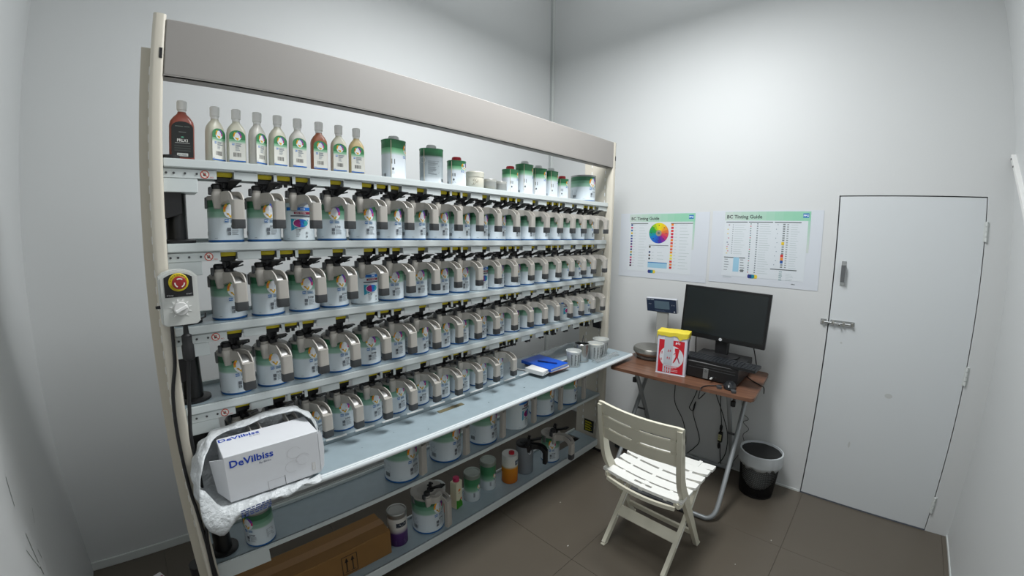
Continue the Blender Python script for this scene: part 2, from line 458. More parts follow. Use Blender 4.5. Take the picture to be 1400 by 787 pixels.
b.tube([(-0.012, -2.255, 1.1115), (-0.012, -2.105, 1.1115)], 0.0065, METAL, 10)
for yy in (-2.265, -2.22, -2.165, -2.113): b.box((-0.020, yy - 0.006, 1.101), (0, yy + 0.006, 1.122), STEEL, bevel=0.002)
b.tube([(-0.014, -2.200, 1.1115), (-0.030, -2.200, 1.105)], 0.0045, METAL, 8)
bld('bolt_latch', b, door)
for z0, z1 in ((1.615, 1.717), (0.873, 0.972), (0.119, 0.218)):
    b = MB(); yy = DY2 - 0.001
    for k in range(4):
        za = z0 + (z1 - z0) * k / 4 + 0.001; zb = z0 + (z1 - z0) * (k + 1) / 4 - 0.001
        b.lathe([(0.0068, za), (0.0068, zb)], SKIRT, 10, (-0.006, yy, 0))
    b.box((-0.002, yy - 0.012, z0), (0.001, yy + 0.012, z1), SKIRT)
    bld('hinge', b, door)

# ================================================================== THE PAINT RACK
YP, YS, YB = -0.8993, -0.8727, -1.0765
XL0, XL, XR, XR1 = -2.8155, -2.7801, -0.4414, -0.405
ZT, ZH = 2.1972, 2.0303
S1, S2, S3, S4, BZ, S5, S6 = 1.7994, 1.5495, 1.2963, 1.0409, 0.777, 0.451, 0.092
BK = 0.795                      # narrow rear step of the bench on which the lowest tin row stands
YBACK = -0.655
rack = thing('paint_mixing_rack', 'long cream steel paint mixing rack filled with rows of tins', 'rack', (0, 0, 0))
# uprights: side panel; slots are white blocks painting the lit wall behind the holes
lit_slot_me = None
b = MB(); b.box((-0.0015, -0.004, -0.012), (0.0015, 0.004, 0.012), WHITE, bevel=0.0012); lit_slot_me = b.mesh('slot')
for nm, xa, xb, lab in (('upright', XL0, XL, 0), ('upright', XR, XR1, 1)):
    b = MB()
    # front post with rounded front and a sloping top, and the thinner panel behind it
    prof = rrect(xb - xa, 0.05, 0.010)
    b.prism([(x + (xa + xb) / 2, y + YP + 0.025) for x, y in prof], 0.02, ZT + (0.012 if lab == 0 else 0.0), RACK)
    xm = xa if lab == 0 else xb - 0.008
    side = [(YP + 0.04, 0.02), (YBACK, 0.02), (YBACK, ZT - 0.10), (YP + 0.04, ZT)]
    M = Matrix(((0, 0, 1, 0), (1, 0, 0, 0), (0, 1, 0, 0), (0, 0, 0, 1)))
    b.prism(side, xm + (0.0 if lab == 0 else 0), xm + 0.008, RACK, M)
    fx = (xa - 0.026, xa) if lab == 0 else (xb, xb + 0.010)
    b.prism([(-0.80, 0.02), (YBACK, 0.02), (YBACK, ZT - 0.10), (-0.80, ZT - 0.06)], fx[0], fx[1], RACK, M)
    up = bld('upright', b, rack)
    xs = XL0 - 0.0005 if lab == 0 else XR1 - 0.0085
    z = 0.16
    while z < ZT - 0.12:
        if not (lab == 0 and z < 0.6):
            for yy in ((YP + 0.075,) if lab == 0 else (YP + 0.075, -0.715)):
                obj('slot', lit_slot_me, up, (xs, yy, z))
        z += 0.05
    b = MB(); b.box(((xa + xb) / 2 + 0.004, YP - 0.001, 2.078), ((xa + xb) / 2 + 0.0125, YP + 0.004, 2.108), BLACK); bld('post_slot', b, up)
    b = MB(); b.box((xa, YP + 0.0, 0.0), (xb, YBACK, 0.02), BLACK); bld('foot', b, up)
# hazard sticker low on the far upright
P = Print(); P.rect(0, 0, 0.085, 0.095, (22, 24, 20))
for k in range(4): P.lines(0.010, 0.076 - k * 0.02, 0.062, 2, 0.007, 0.004, (206, 196, 30), L1, 0.5)
P.text(0.03, 0.045, 0.012, 'i', (206, 196, 30), L1)
obj('warning_sticker', P.mesh('warning_print', on_plane((XR - 0.001, -0.748, 0.124), (0, -1, 0), (0, 0, 1))), rack)
# header
b = MB(); b.box((XL, YP + 0.002, ZH), (XR1, YP + 0.020, ZT), HEADER, bevel=0.003); b.box((XL, YP + 0.002, ZH), (XR1, YP + 0.06, ZH + 0.004), HEADER)
bld('header_panel', b, rack)
# shelves
def shelf(z, lip=0.026, y0=YS, y1=YBACK, top=SHELFTOP, hole=False):
    b = MB()
    b.box((XL, y0, z - lip), (XR, y0 + 0.012, z), SHELF, bevel=0.0025, seg=2)
    if hole:
        b.box((XL, y0 + 0.006, z - 0.006), (-0.80, y1, z), top); b.box((-0.80, y0 + 0.006, z - 0.006), (XR, y0 + 0.10, z), top)
        b.box((-0.52, y0 + 0.10, z - 0.006), (XR, y1, z), top); b.box((-0.80, y1 - 0.02, z - 0.006), (-0.52, y1, z), top)
    else:
        b.box((XL, y0 + 0.006, z - 0.004), (XR, y1, z), top)
    b.box((XL, y1 - 0.010, z - lip), (XR, y1, z + 0.012), SHELF)
    return bld('shelf', b, rack)
shelf(S1); shelf(S2); shelf(S3); shelf(S4); shelf(S5, 0.018); shelf(S6, 0.045, hole=True)
b = MB()
b.box((XL, YB + 0.004, BZ - 0.02), (XR1 + 0.03, YS, BZ), SHELFTOP)
b.lathe([(0.0125, XL), (0.0125, XR1 + 0.03)], mat('bench_nosing', (222, 228, 230), 0.25), 14, (0, 0, 0), Matrix(((0, 0, 1, 0), (1, 0, 0, YB + 0.011), (0, 1, 0, BZ - 0.011), (0, 0, 0, 1))))
b.box((XL, YS + 0.004, BK - 0.03), (XR, YBACK, BK), SHELFTOP, bevel=0.002)
b.box((XL, YS, BZ - 0.045), (XR, YS + 0.006, BZ - 0.015), SHELF)
bld('bench_top', b, rack)
# bright edges of the bench step
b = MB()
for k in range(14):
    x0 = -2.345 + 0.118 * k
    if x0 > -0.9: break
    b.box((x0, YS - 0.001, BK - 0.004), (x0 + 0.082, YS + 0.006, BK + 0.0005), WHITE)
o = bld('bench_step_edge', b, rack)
b = MB(); b.box((-1.86, -0.93, BZ), (-1.72, -0.905, BZ + 0.0012), mat('brown_slot', (120, 112, 84), 0.5, 0.3)); bld('bench_slot', b, rack)

# drive rails under each shelf: white panels, and a black coupling with a yellow pad over each tin
KX = [-2.61 + 0.12 * k for k in range(18)]
slots = sorted(KX + [(KX[i] + KX[i + 1]) / 2 for i in (1, 4, 7, 10, 13, 16)])
b = MB()
b.box((-0.024, 0.018, -0.030), (0.024, 0.050, 0.0), BLACK)
b.box((-0.022, 0.014, -0.036), (0.022, 0.050, -0.019), BLACK, bevel=0.002)
b.lathe([(0.009, -0.052), (0.009, -0.034)], BLACK, 10, (0, 0.03, 0))
b.box((-0.016, 0.022, -0.056), (-0.006, 0.038, -0.036), BLACK); b.box((0.006, 0.022, -0.056), (0.016, 0.038, -0.036), BLACK)
coup_me = b.mesh('coupling')
b = MB(); b.box((-0.0238, 0.008, -0.0185), (0.0238, 0.019, -0.003), YELLOW, bevel=0.003, seg=2); pad_me = b.mesh('yellow_pad')
b = MB(); b.box((-0.024, 0.018, -0.030), (0.024, 0.05, -0.0005), BLACK); b.box((-0.015, 0.010, -0.042), (-0.002, 0.04, -0.028), BLACK, bevel=0.002); b.lathe([(0.006, -0.040), (0.006, -0.03)], BLACK, 8, (0.011, 0.022, 0))
idle_me = b.mesh('spare_coupling')
panels = {}
def panel_mesh(w):
    k = round(w, 3)
    if k not in panels:
        b = MB(); b.box((-w / 2, 0, -0.030), (w / 2, 0.004, 0.0), SHELF, bevel=0.001); panels[k] = b.mesh('rail_panel')
    return panels[k]
dot_b = MB(); dot_b.lathe([(0.0035, 0), (0.0035, 0.0015), (0.001, 0.002)], DARK, 8, M=Matrix.Rotation(PI / 2, 4, 'X')); dot_me = dot_b.mesh('bolt')
col_b = MB()
col_b.lathe([(0.030, 0.012), (0.029, 0.172)], mat('black_column', (16, 17, 18), 0.35), 24, sx=1.0, sy=1.25)
col_b.lathe([(0.052, 0.0), (0.052, 0.008), (0.044, 0.012)], BLACK, 28)
col_me = col_b.mesh('drive_column')
br_b = MB(); br_b.box((0, 0, -0.072), (0.092, 0.004, -0.030), SHELF, bevel=0.0015); br_b.box((0.0, 0.004, -0.072), (0.09, 0.09, -0.068), SHELF); br_me = br_b.mesh('bracket')
elb_b = MB(); elb_b.prism([(0, -0.150), (0.045, -0.135), (0.045, -0.060), (0.035, -0.046), (0, -0.046)], -0.002, 0.05, BLACK, Matrix(((1, 0, 0, 0), (0, 0, 1, 0), (0, 1, 0, 0), (0, 0, 0, 1)))); elb_me = elb_b.mesh('elbow')
sg = Print()
sg.ellipse(0, 0, 0.0125, 0.0125, (226, 222, 214), 0); sg.ellipse(0, 0, 0.0125, 0.0125, (190, 62, 46), L1, 0, 360, 24, 0.80)
sg.rect(-0.0045, -0.005, 0.0035, 0.005, (70, 70, 72), L1); sg.rect(-0.003, 0.001, 0.002, 0.004, (180, 180, 176), L2)
sg.poly([(-0.0085, 0.0075), (-0.0070, 0.0088), (0.0085, -0.0075), (0.0070, -0.0088)], (190, 62, 46), L3)
sg.text(0.0145, -0.0105, 0.0045, 'NO', (190, 62, 46))
sg_me = sg.mesh('prohibition_print', on_plane((0, 0, 0), (1, 0, 0), (0, 0, 1)))
for li, sz in enumerate((S1, S2, S3, S4)):
    zr = sz - 0.026
    yr = YS + 0.008
    b = MB(); b.box((XL, yr + 0.06, zr - 0.03), (XR, yr + 0.064, zr), SHELF); b.box((XL, yr, zr - 0.004), (XR, yr + 0.06, zr), SHELF)
    bld('drive_rail', b, rack)
    edges = [XL] + [v for x in slots for v in (x - 0.0245, x + 0.0245)] + [XR]
    for a, c in zip(edges[0::2], edges[1::2]):
        if c - a > 0.004:
            obj('rail_panel', panel_mesh(c - a), rack, ((a + c) / 2, yr, zr))
    for x in slots:
        real = min(abs(x - k) for k in KX) < 0.01
        o = obj('coupling', coup_me if real else idle_me, rack, (x, yr + 0.012, zr))
        obj('yellow_pad', pad_me, o)
    for q in (-2.772, -2.752, -2.722, -2.690): obj('bolt', dot_me, rack, (q, yr - 0.0005, zr - 0.016))
    obj('bracket', br_me, rack, (XL, yr + 0.001, zr))
    obj('no_phone_sign', sg_me, rack, (-2.668, yr - 0.0005, zr - 0.0165))
    zb = {0: S2, 1: S3, 2: S4, 3: BK}[li]
    obj('drive_column', col_me, rack, (-2.746, -0.795, zb))
    obj('elbow', elb_me, rack, (XL + 0.002, YS + 0.02, zr))
obj('drive_column', col_me, rack, (-2.742, -0.795, S5))
b = MB(); b.box((XL, YS + 0.008, S5 - 0.075), (-2.60, YS + 0.012, S5 - 0.018), SHELF); bld('bracket', b, rack)
b = MB(); b.lathe([(0.03, 0.10), (0.032, 0.36)], BLACK, 16, (-2.845, -0.70, 0.0), sx=0.8); bld('drive_column', b, rack)
b = MB(); b.lathe([(0.03, 0), (0.03, 0.012)], BLACK, 14, (-2.758, -0.83, S1)); bld('end_cap', b, rack)
b = MB(); b.prism([(-0.47, 0.985), (-0.45, 0.985), (-0.4435, 0.93), (-0.455, 0.93)], -0.86, -0.80, BLACK, Matrix(((1, 0, 0, 0), (0, 0, 1, 0), (0, 1, 0, 0), (0, 0, 0, 1)))); bld('rail_end_clip', b, rack)

# control box with emergency stop and speed dial, screwed to the near upright
cb = bpy.data.objects.new('control_box', None); COL.objects.link(cb); cb.parent = rack; cb.location = (-2.7625, -0.905, 1.318); cb.rotation_euler = (0, 0, math.radians(4))
def box_outline(w, h, top):
    pts = [(-w / 2, 0.008), (-w / 2 + 0.008, 0), (w / 2 - 0.008, 0), (w / 2, 0.008)]
    for k in range(9):
        a = k / 8; pts.append((w / 2 - w * a, h - top * (2 * a - 1) ** 2 - (0.006 if k in (0, 8) else 0)))
    return pts
XZ = Matrix(((1, 0, 0, 0), (0, 0, -1, 0), (0, 1, 0, 0), (0, 0, 0, 1)))   # (x, y, z) -> (x, -z, y)
b = MB(); b.prism(box_outline(0.100, 0.160, 0.014), 0.0, 0.032, GREYP, XZ); b.prism(box_outline(0.092, 0.156, 0.013), 0.032, 0.036, GREYP, XZ)
bld('housing', b, cb)
b = MB(); pts = [(-0.037, 0.082), (0.036, 0.082)] + [(0.036 - 0.073 * k / 8, 0.150 - 0.012 * (2 * k / 8 - 1) ** 2) for k in range(9)]
b.prism(pts, 0.036, 0.0372, BLACK, XZ); fp = bld('stop_plate', b, cb)
P = Print(); P.text(-0.032, 0.086, 0.0042, 'E fstop', (206, 206, 206)); P.text(0.018, 0.087, 0.0036, 'START', (206, 206, 206))
obj('plate_lettering', P.mesh('plate_print', lambda u, v, l: (u, -0.0377 - l, v)), fp)
b = MB(); b.lathe([(0.026, 0.037), (0.026, 0.0395), (0.024, 0.041)], mat('stop_yellow', (206, 186, 24), 0.5), 32, (0, 0.124, 0), XZ); ey = bld('stop_ring', b, cb)
P = Print()
for k, ch in enumerate('EMERGENCY'):
    V, F, x0, x1 = text_tris(ch); a = math.radians(165 - k * 17)
    for f in F:
        pts = []
        for i in f:
            tx = (V[i][0] - (x0 + x1) / 2) * 0.006; ty = V[i][1] * 0.006
            r = 0.0195 + ty; pts.append((r * math.cos(a) + tx * math.sin(a), 0.124 + r * math.sin(a) - tx * math.cos(a)))
        P.poly(pts, (30, 28, 20))
obj('ring_lettering', P.mesh('ring_print', lambda u, v, l: (u, -0.0415 - l, v)), ey)
b = MB(); b.lathe([(0.013, 0.040), (0.013, 0.050), (0.0185, 0.052), (0.0185, 0.058), (0.016, 0.061), (0.003, 0.062)], mat('stop_red', (150, 34, 34), 0.45), 28, (0, 0.124, 0), XZ); eb = bld('stop_button', b, cb)
P = Print()
for a0 in (60, 180, 300): P.ellipse(0, 0.124, 0.0135, 0.0135, (226, 222, 216), 0, a0 - 8, a0 + 62, 8, 0.76)
obj('button_mark', P.mesh('button_print', lambda u, v, l: (u, -0.0627, v)), eb)
b = MB(); b.lathe([(0.0195, 0.036), (0.0195, 0.044), (0.0175, 0.047), (0.002, 0.0475)], mat('dial_grey', (206, 206, 204), 0.35), 28, (0, 0.048, 0), XZ)
Mk = XZ @ Matrix.Translation((0, 0.048, 0)) @ Matrix.Rotation(0.45, 4, 'Z'); b.box((-0.0165, -0.0045, 0.047), (0.0165, 0.0045, 0.056), WHITE, Mk, bevel=0.0015)
bld('speed_dial', b, cb)
b = MB()
for k in range(10):
    a = math.radians(-50 + k * 31); M2 = XZ @ Matrix.Translation((0, 0.048, 0)) @ Matrix.Rotation(a, 4, 'Z')
    b.prism([(0.0215, -0.003), (0.030, 0), (0.0215, 0.003)], 0.036, 0.0372, WHITE, M2)
bld('dial_scale', b, cb)
b = MB(); b.lathe([(0.005, 0.0), (0.004, 0.012)], BLACK, 10, (0, 0, 0), Matrix.Translation((-0.050, -0.018, 0.055)) @ Matrix.Rotation(-PI / 2, 4, 'Y')); bld('side_screw', b, cb)
b = MB(); b.tube([(0.02, -0.012, 0.004), (0.055, -0.012, 0.008), (0.066, -0.012, 0.012), (0.067, -0.012, 0.024)], 0.003, BLACK, 6); bld('hook', b, cb)
b = MB()
b.lathe([(0.006, 0.0), (0.008, -0.03), (0.014, -0.035), (0.014, -0.06), (0.017, -0.065), (0.017, -0.105), (0.010, -0.11)], BLACK, 12, (-2.752, -0.925, 1.318)); bld('cable_plug', b, rack)
b = MB(); b.tube(catmull([(-2.786, -0.912, 1.33), (-2.788, -0.910, 1.25), (-2.792, -0.908, 1.19), (-2.808, -0.907, 1.10), (-2.813, -0.906, 0.96), (-2.808, -0.906, 0.78), (-2.801, -0.906, 0.70), (-2.796, -0.906, 0.56), (-2.799, -0.906, 0.42), (-2.80, -0.906, 0.2), (-2.82, -0.95, 0.012), (-2.86, -0.9, 0.008)]), 0.0052, BLACK, 8); bld('power_cable', b, rack)
b = MB(); b.tube(catmull([(-2.752, -0.925, 1.22), (-2.761, -0.920, 1.15), (-2.770, -0.916, 1.05), (-2.778, -0.915, 0.957), (-2.774, -0.914, 0.84), (-2.776, -0.910, 0.70), (-2.790, -0.908, 0.60), (-2.793, -0.908, 0.50), (-2.790, -0.908, 0.40), (-2.79, -0.91, 0.15), (-2.80, -0.96, 0.010), (-2.83, -1.0, 0.008)]), 0.0055, BLACK, 8); bld('power_cable', b, rack)

# ================================================================== PAINT TINS WITH POURING LIDS
def tin_body_mat(kind, H):
    h = H / 0.141
    if kind == 'green':
        st = [(0.0, (22, 88, 150)), (0.0068 * h, (22, 88, 150)), (0.0072 * h, (206, 216, 222)), (0.074 * h, (206, 216, 222)), (0.081 * h, (142, 180, 160)), (0.096 * h, (126, 168, 146)), (0.0965 * h, (108, 156, 130)),
              (0.111 * h, (96, 146, 118)), (0.1115 * h, (52, 104, 74)), (0.132 * h, (58, 112, 80)), (0.1325 * h, (160, 162, 162)), (H, (160, 162, 162))]
    else:
        st = [(0.0, (190, 196, 200)), (0.003 * h, (190, 196, 200)), (0.0032 * h, (212, 222, 226)), (0.132 * h, (212, 222, 226)), (0.1325 * h, (150, 152, 152)), (H, (150, 152, 152))]
    return ramp_mat('tin_%s_%d' % (kind, round(H * 1000)), st, rough=0.34, metal_from=0.132 * h)
def tin_body_mesh(R, H, kind):
    b = MB()
    b.lathe([(R * 0.9, 0.001), (R * 0.975, 0.0), (R, 0.002), (R, 0.005), (R - 0.001, 0.0075), (R - 0.001, H - 0.008), (R, H - 0.006), (R + 0.0006, H - 0.003), (R, H), (R - 0.004, H), (R - 0.006, H - 0.004), (0, H - 0.004)], tin_body_mat(kind, H), 40)
    return b.mesh('tin_body', 0.9)
def lid_meshes(R, H, hf, hx, w=0.036, gripmat=None):
    """the pouring lid: cap with lugs, spout cup and turret; swan-neck channel; handle; grip; black stirring drive; lever"""
    out = {}
    cx, cy = -0.52 * R, -0.90 * R
    b = MB()
    b.lathe([(R + 0.0012, H - 0.007), (R + 0.002, H - 0.004), (R + 0.002, H + 0.003), (R - 0.002, H + 0.006), (R * 0.62, H + 0.009), (R * 0.55, H + 0.015), (R * 0.3, H + 0.018), (0, H + 0.018)], LID, 36)
    # spout cup in front
    rows = []
    for z, ww, dd, yo in ((H - 0.037, 0.015, 0.010, 0.004), (H - 0.034, 0.021, 0.016, 0.002), (H - 0.010, 0.028, 0.024, 0.0), (H + 0.010, 0.033, 0.030, 0.002), (H + 0.017, 0.030, 0.028, 0.003)):
        rows.append([(cx + x, cy + yo + y, z) for x, y in rrect(ww, dd, min(ww, dd) * 0.35)])
    b.loft(rows, LID)
    b.lathe([(0.0145, H + 0.004), (0.0140, H + 0.028)], LID, 18, (cx, cy + 0.010, 0))
    out['pouring_lid'] = b.mesh('pouring_lid')
    b = MB(); b.lathe([(0.0155, H + 0.026), (0.0160, H + 0.038), (0.012, H + 0.043), (0.002, H + 0.043)], BLACK, 16, (cx, cy + 0.010, 0)); b.box((cx - 0.024, cy - 0.002, H + 0.008), (cx - 0.0135, cy + 0.018, H + 0.032), DARK, bevel=0.002)
    out['spout_cap'] = b.mesh('spout_cap')
    for s in (-1, 1):
        b = MB(); b.box((s * (R + 0.001) - 0.004, -0.009, H - 0.034), (s * (R + 0.001) + 0.004, 0.009, H + 0.002), mat('lug_grey', (104, 106, 106), 0.4), bevel=0.0015)
        out['clamp_lug' + ('' if s < 0 else '.001')] = b.mesh('clamp_lug')
    d = Vector((hx, -hf, 0)); dn = d.normalized(); L = d.length
    def at(r, z): return Vector((dn.x * r, dn.y * r, z))
    path = catmull([Vector((cx + 0.016, cy + 0.004, H + 0.002)), Vector((cx * 0.12, cy - 0.016, H + 0.006)), at(0.66 * L, H + 0.006), at(0.82 * L, H + 0.001), at(0.93 * L, H - 0.008), at(0.99 * L, H - 0.022)], 4)
    b = MB(); rows = []; npth = len(path)
    for i_, p in enumerate(path):
        tt = (path[min(i_ + 1, npth - 1)] - path[max(i_ - 1, 0)]).normalized()
        side = tt.cross(Vector((0, 0, 1))).normalized(); nrm = side.cross(tt).normalized()
        f = i_ / (npth - 1); lo = -0.026 + 0.014 * min(1, f * 1.7); w2 = w / 2 * (0.72 + 0.28 * min(1, f * 1.6))
        pr = [(-w2, lo), (w2, lo), (w2, 0.011), (w2 - 0.0038, 0.011), (w2 - 0.0038, -0.004), (-w2 + 0.0038, -0.004), (-w2 + 0.0038, 0.011), (-w2, 0.011)]
        rows.append([p + side * a + nrm * c for a, c in pr])
    b.grid(rows, LID, True, True, True)
    ang = math.atan2(dn.y, dn.x) + PI / 2
    Mh = Matrix.Translation((d.x, d.y, 0)) @ Matrix.Rotation(ang, 4, 'Z')
    dd = 0.024
    rows = []
    for z, k in ((0.069, 1.0), (H - 0.03, 0.98), (H - 0.012, 0.96)):
        rows.append([Mh @ Vector((x * k, y, z)) for x, y in rrect(w, dd, 0.006)])
    b.loft(rows, LID)
    out['handle'] = b.mesh('handle')
    b = MB(); q = w / 2 - 0.004
    b.sweep(path[7:], [(-q, -0.0038), (q, -0.0038), (q, -0.0032), (-q, -0.0032)], mat('channel_steel', (150, 150, 148), 0.42, 0.9))
    out['pouring_channel'] = b.mesh('pouring_channel')
    b = MB(); rows = []
    for z, k in ((0.042, 0.97), (0.045, 1.04), (0.070, 1.04)):
        rows.append([Mh @ Vector((x * k, y * k, z)) for x, y in rrect(w, dd, 0.006)])
    b.loft(rows, gripmat or DARK); out['handle_grip'] = b.mesh('handle_grip')
    b = MB()
    b.lathe([(0.018, H + 0.015), (0.016, H + 0.028), (0.009, H + 0.032), (0.0075, H + 0.058), (0.003, H + 0.060)], BLACK, 14, (0.0, -0.030, 0))
    b.box((-0.016, -0.035, H + 0.044), (0.016, -0.025, H + 0.052), BLACK, bevel=0.002)
    b.tube([(0.0, -0.030, H + 0.034), (cx * 0.6, (cy - 0.03) / 2, H + 0.038), (cx, cy + 0.010, H + 0.036)], 0.0042, BLACK, 6)
    out['stirring_drive'] = b.mesh('stirring_drive')
    b = MB(); rows = []
    p0 = Vector((0.004, -0.036, H + 0.022)); p1 = at(0.48 * L, H + 0.034) + Vector((0.004, 0, 0)); p2 = at(0.66 * L, H + 0.047) + Vector((0.006, 0, 0)); p3 = at(0.75 * L, H + 0.049) + Vector((0.008, 0, 0))
    sd = Vector((-dn.y, dn.x, 0)); sd = sd if sd.x > 0 else -sd
    for p, ww, th in ((p0, 0.008, 0.010), (p1, 0.011, 0.010), (p2, 0.017, 0.007), (p3, 0.016, 0.004)):
        rows.append([p - sd * ww, p + sd * ww, p + sd * ww + Vector((0, 0, th)), p - sd * ww + Vector((0, 0, th))])
    b.loft(rows, BLACK); b.tube([p1 + sd * 0.006 + Vector((0, 0, -0.002)), p1 + sd * 0.030 + Vector((0, 0, 0.004))], 0.0025, BLACK, 6)
    out['pour_lever'] = b.mesh('pour_lever')
    return out
R1, H1 = 0.0545, 0.141
RB, HB = 0.082, 0.200
LIDS1 = lid_meshes(R1, H1, 0.140, 0.016)
LIDSB = lid_meshes(RB, HB, 0.122, 0.040, 0.036, LID)
BODY = {('green', 1): tin_body_mesh(R1, H1, 'green'), ('blue', 1): tin_body_mesh(R1, H1, 'blue'), ('green', 2): tin_body_mesh(RB, HB, 'green'), ('blue', 2): tin_body_mesh(RB, HB, 'blue')}
LAB = {('green', 1): [green_label(R1, H1, c) for c in CODES], ('blue', 1): [blue_label(R1, H1, 'D740')], ('green', 2): [green_label(RB, HB, c, 1.38) for c in CODES[:2]], ('blue', 2): [blue_label(RB, HB, 'D759', 1.35)]}
def paint_tin(label, loc, rz, kind='green', size=1, lid=True, li=0, group=None, name='paint_tin'):
    t = thing(name, label, 'paint tin', loc, 0, group)
    b_ = obj('tin_body', BODY[(kind, size)], t); b_.rotation_euler = (0, 0, rz)
    L = LAB[(kind, size)]; obj('label_print', L[li % len(L)], b_)
    if lid:
        for k, me in (LIDS1 if size == 1 else LIDSB).items():
            o = obj(k.split('.')[0], me, t)
    return t
ORD = ['first', 'second', 'third', 'fourth', 'fifth', 'sixth', 'seventh', 'eighth', 'ninth', 'tenth', 'eleventh', 'twelfth', 'thirteenth', 'fourteenth', 'fifteenth', 'sixteenth', 'seventeenth', 'eighteenth']
ROWS = [('top tin row', S2, 18, {2}), ('second tin row down', S3, 18, {4, 9}), ('third tin row down', S4, 18, {14, 15}), ('bench tin row', BK, 11, set())]
for rn, z, n, blues in ROWS:
    for k in range(n):
        kind = 'blue' if k in blues else 'green'
        look = 'blue-and-red-labelled' if kind == 'blue' else 'green-and-white'
        paint_tin('%s paint tin with grey pouring handle, %s from the control box, %s' % (look, ORD[k], rn),
                  (KX[k] + 0.004 + random.uniform(-0.004, 0.004), -0.79 + random.uniform(-0.005, 0.005), z + 0.0005), random.uniform(-0.22, 0.26), kind, 1, True, random.randrange(6), 'tins in the ' + rn)

# big tins on the shelf under the bench
BIG = [(-1.974, 'green'), (-1.722, 'green'), (-1.472, 'green'), (-1.222, 'blue'), (-0.972, 'green'), (-0.722, 'green')]
wh = ['first', 'second', 'third', 'fourth', 'fifth', 'last']
for i, (x, kind) in enumerate(BIG):
    paint_tin('large %s paint tin under the bench, %s of six from the bag end' % ('blue-globe' if kind == 'blue' else 'green-and-white', wh[i]), (x, -0.772, S5 + 0.0005), 0.30 if kind == 'blue' else 0.12, kind, 2, True, i, 'large tins under the bench')
t = paint_tin('small open-topped green and white tin under the plastic bag', (-2.611, -0.811, S5 + 0.0005), -0.95, 'green', 1, False, 2)
b = MB(); b.lathe([(R1 - 0.004, 0.1335), (R1 - 0.005, 0.1325), (0.0, 0.132)], METAL, 28); bld('tin_lid', b, t)
# lowest shelf
t = paint_tin('large green and white tin with pouring lid beside the purple tin', (-1.835, -0.762, S6 + 0.0005), 0.10, 'green', 2, True, 1)
t = paint_tin('medium green and white tin with pouring lid at the far end of the bottom shelf', (-0.885, -0.785, S6 + 0.0005), -0.75, 'green', 1, True, 3)
t.scale = (1.15, 1.15, 1.3)

# small jars and containers on the lowest shelf
GLASS = mat('clear_plastic', (236, 240, 240), 0.08, trans=0.85, spec=0.5)
def lidded_tin(name, label, loc, r, h, bodymat, lidmat, rz=0, lip=0.010, cat='tin'):
    t = thing(name, label, cat, loc, rz)
    b = MB(); b.lathe([(r * 0.96, 0), (r, 0.003), (r, h - lip - 0.002), (r * 0.97, h - lip), (0, h - lip)], bodymat, 30); bo = bld('body', b, t)
    b = MB(); b.lathe([(r * 1.03, h - lip - 0.016), (r * 1.04, h - lip + 0.006), (r * 0.98, h), (r * 0.88, h - 0.001), (r * 0.84, h - 0.005), (0, h - 0.005)], lidmat, 30); bld('lid', b, t)
    return t, bo
PURPLE = ramp_mat('purple_tin_paper', [(0, (60, 26, 84)), (0.07, (76, 34, 104)), (0.082, (168, 160, 166)), (0.1, (206, 204, 198)), (0.18, (206, 204, 198))], rough=0.4)
t, bo = lidded_tin('wood_stain_tin', 'purple and white tin with a metal lid beside the cardboard box', (-2.014, -0.766, S6), 0.047, 0.180, PURPLE, mat('dull_lid', (150, 150, 146), 0.35, 0.8))
P = Print(); P.rect(-0.024, 0.108, 0.030, 0.132, (34, 44, 58), nx=6); P.poly([(-0.018, 0.112), (-0.006, 0.126), (0.002, 0.112)], (214, 214, 214), L1); P.poly([(0.006, 0.112), (0.016, 0.128), (0.026, 0.112)], (214, 214, 214), L1); P.lines(-0.03, 0.03, 0.06, 3, 0.008, 0.004, (170, 150, 186)); obj('label_print', P.mesh('p', on_cyl(0.047, -PI / 2 - 0.1)), bo)
JAR = ramp_mat('small_tin_paper', [(0, (206, 214, 218)), (0.055, (206, 214, 218)), (0.07, (130, 176, 148)), (0.10, (64, 130, 88)), (0.16, (60, 120, 84))], rough=0.35)
for nm, lab, x, y, r, h in (('sample_tin', 'small green and white lidded tin standing next to the drinks carton', -1.527, -0.744, 0.047, 0.165), ('sample_tin', 'small green and white lidded tin between the other small tin and the amber jar', -1.392, -0.728, 0.047, 0.178)):
    t, bo = lidded_tin(nm, lab, (x, y, S6), r, h, JAR, mat('grey_green_lid', (140, 148, 140), 0.35, 0.4))
    P = Print(); emblem(P, 0.012, 0.088, 0.012, 0.015); logo_ppg(P, 0.006, 0.058, 0.008); P.bars(-0.024, 0.030, 0.010, 0.026, INK, n=5); P.lines(0.018, 0.05, 0.016, 5, 0.005, 0.002, GREYTXT)
    obj('label_print', P.mesh('p', on_cyl(r)), bo)
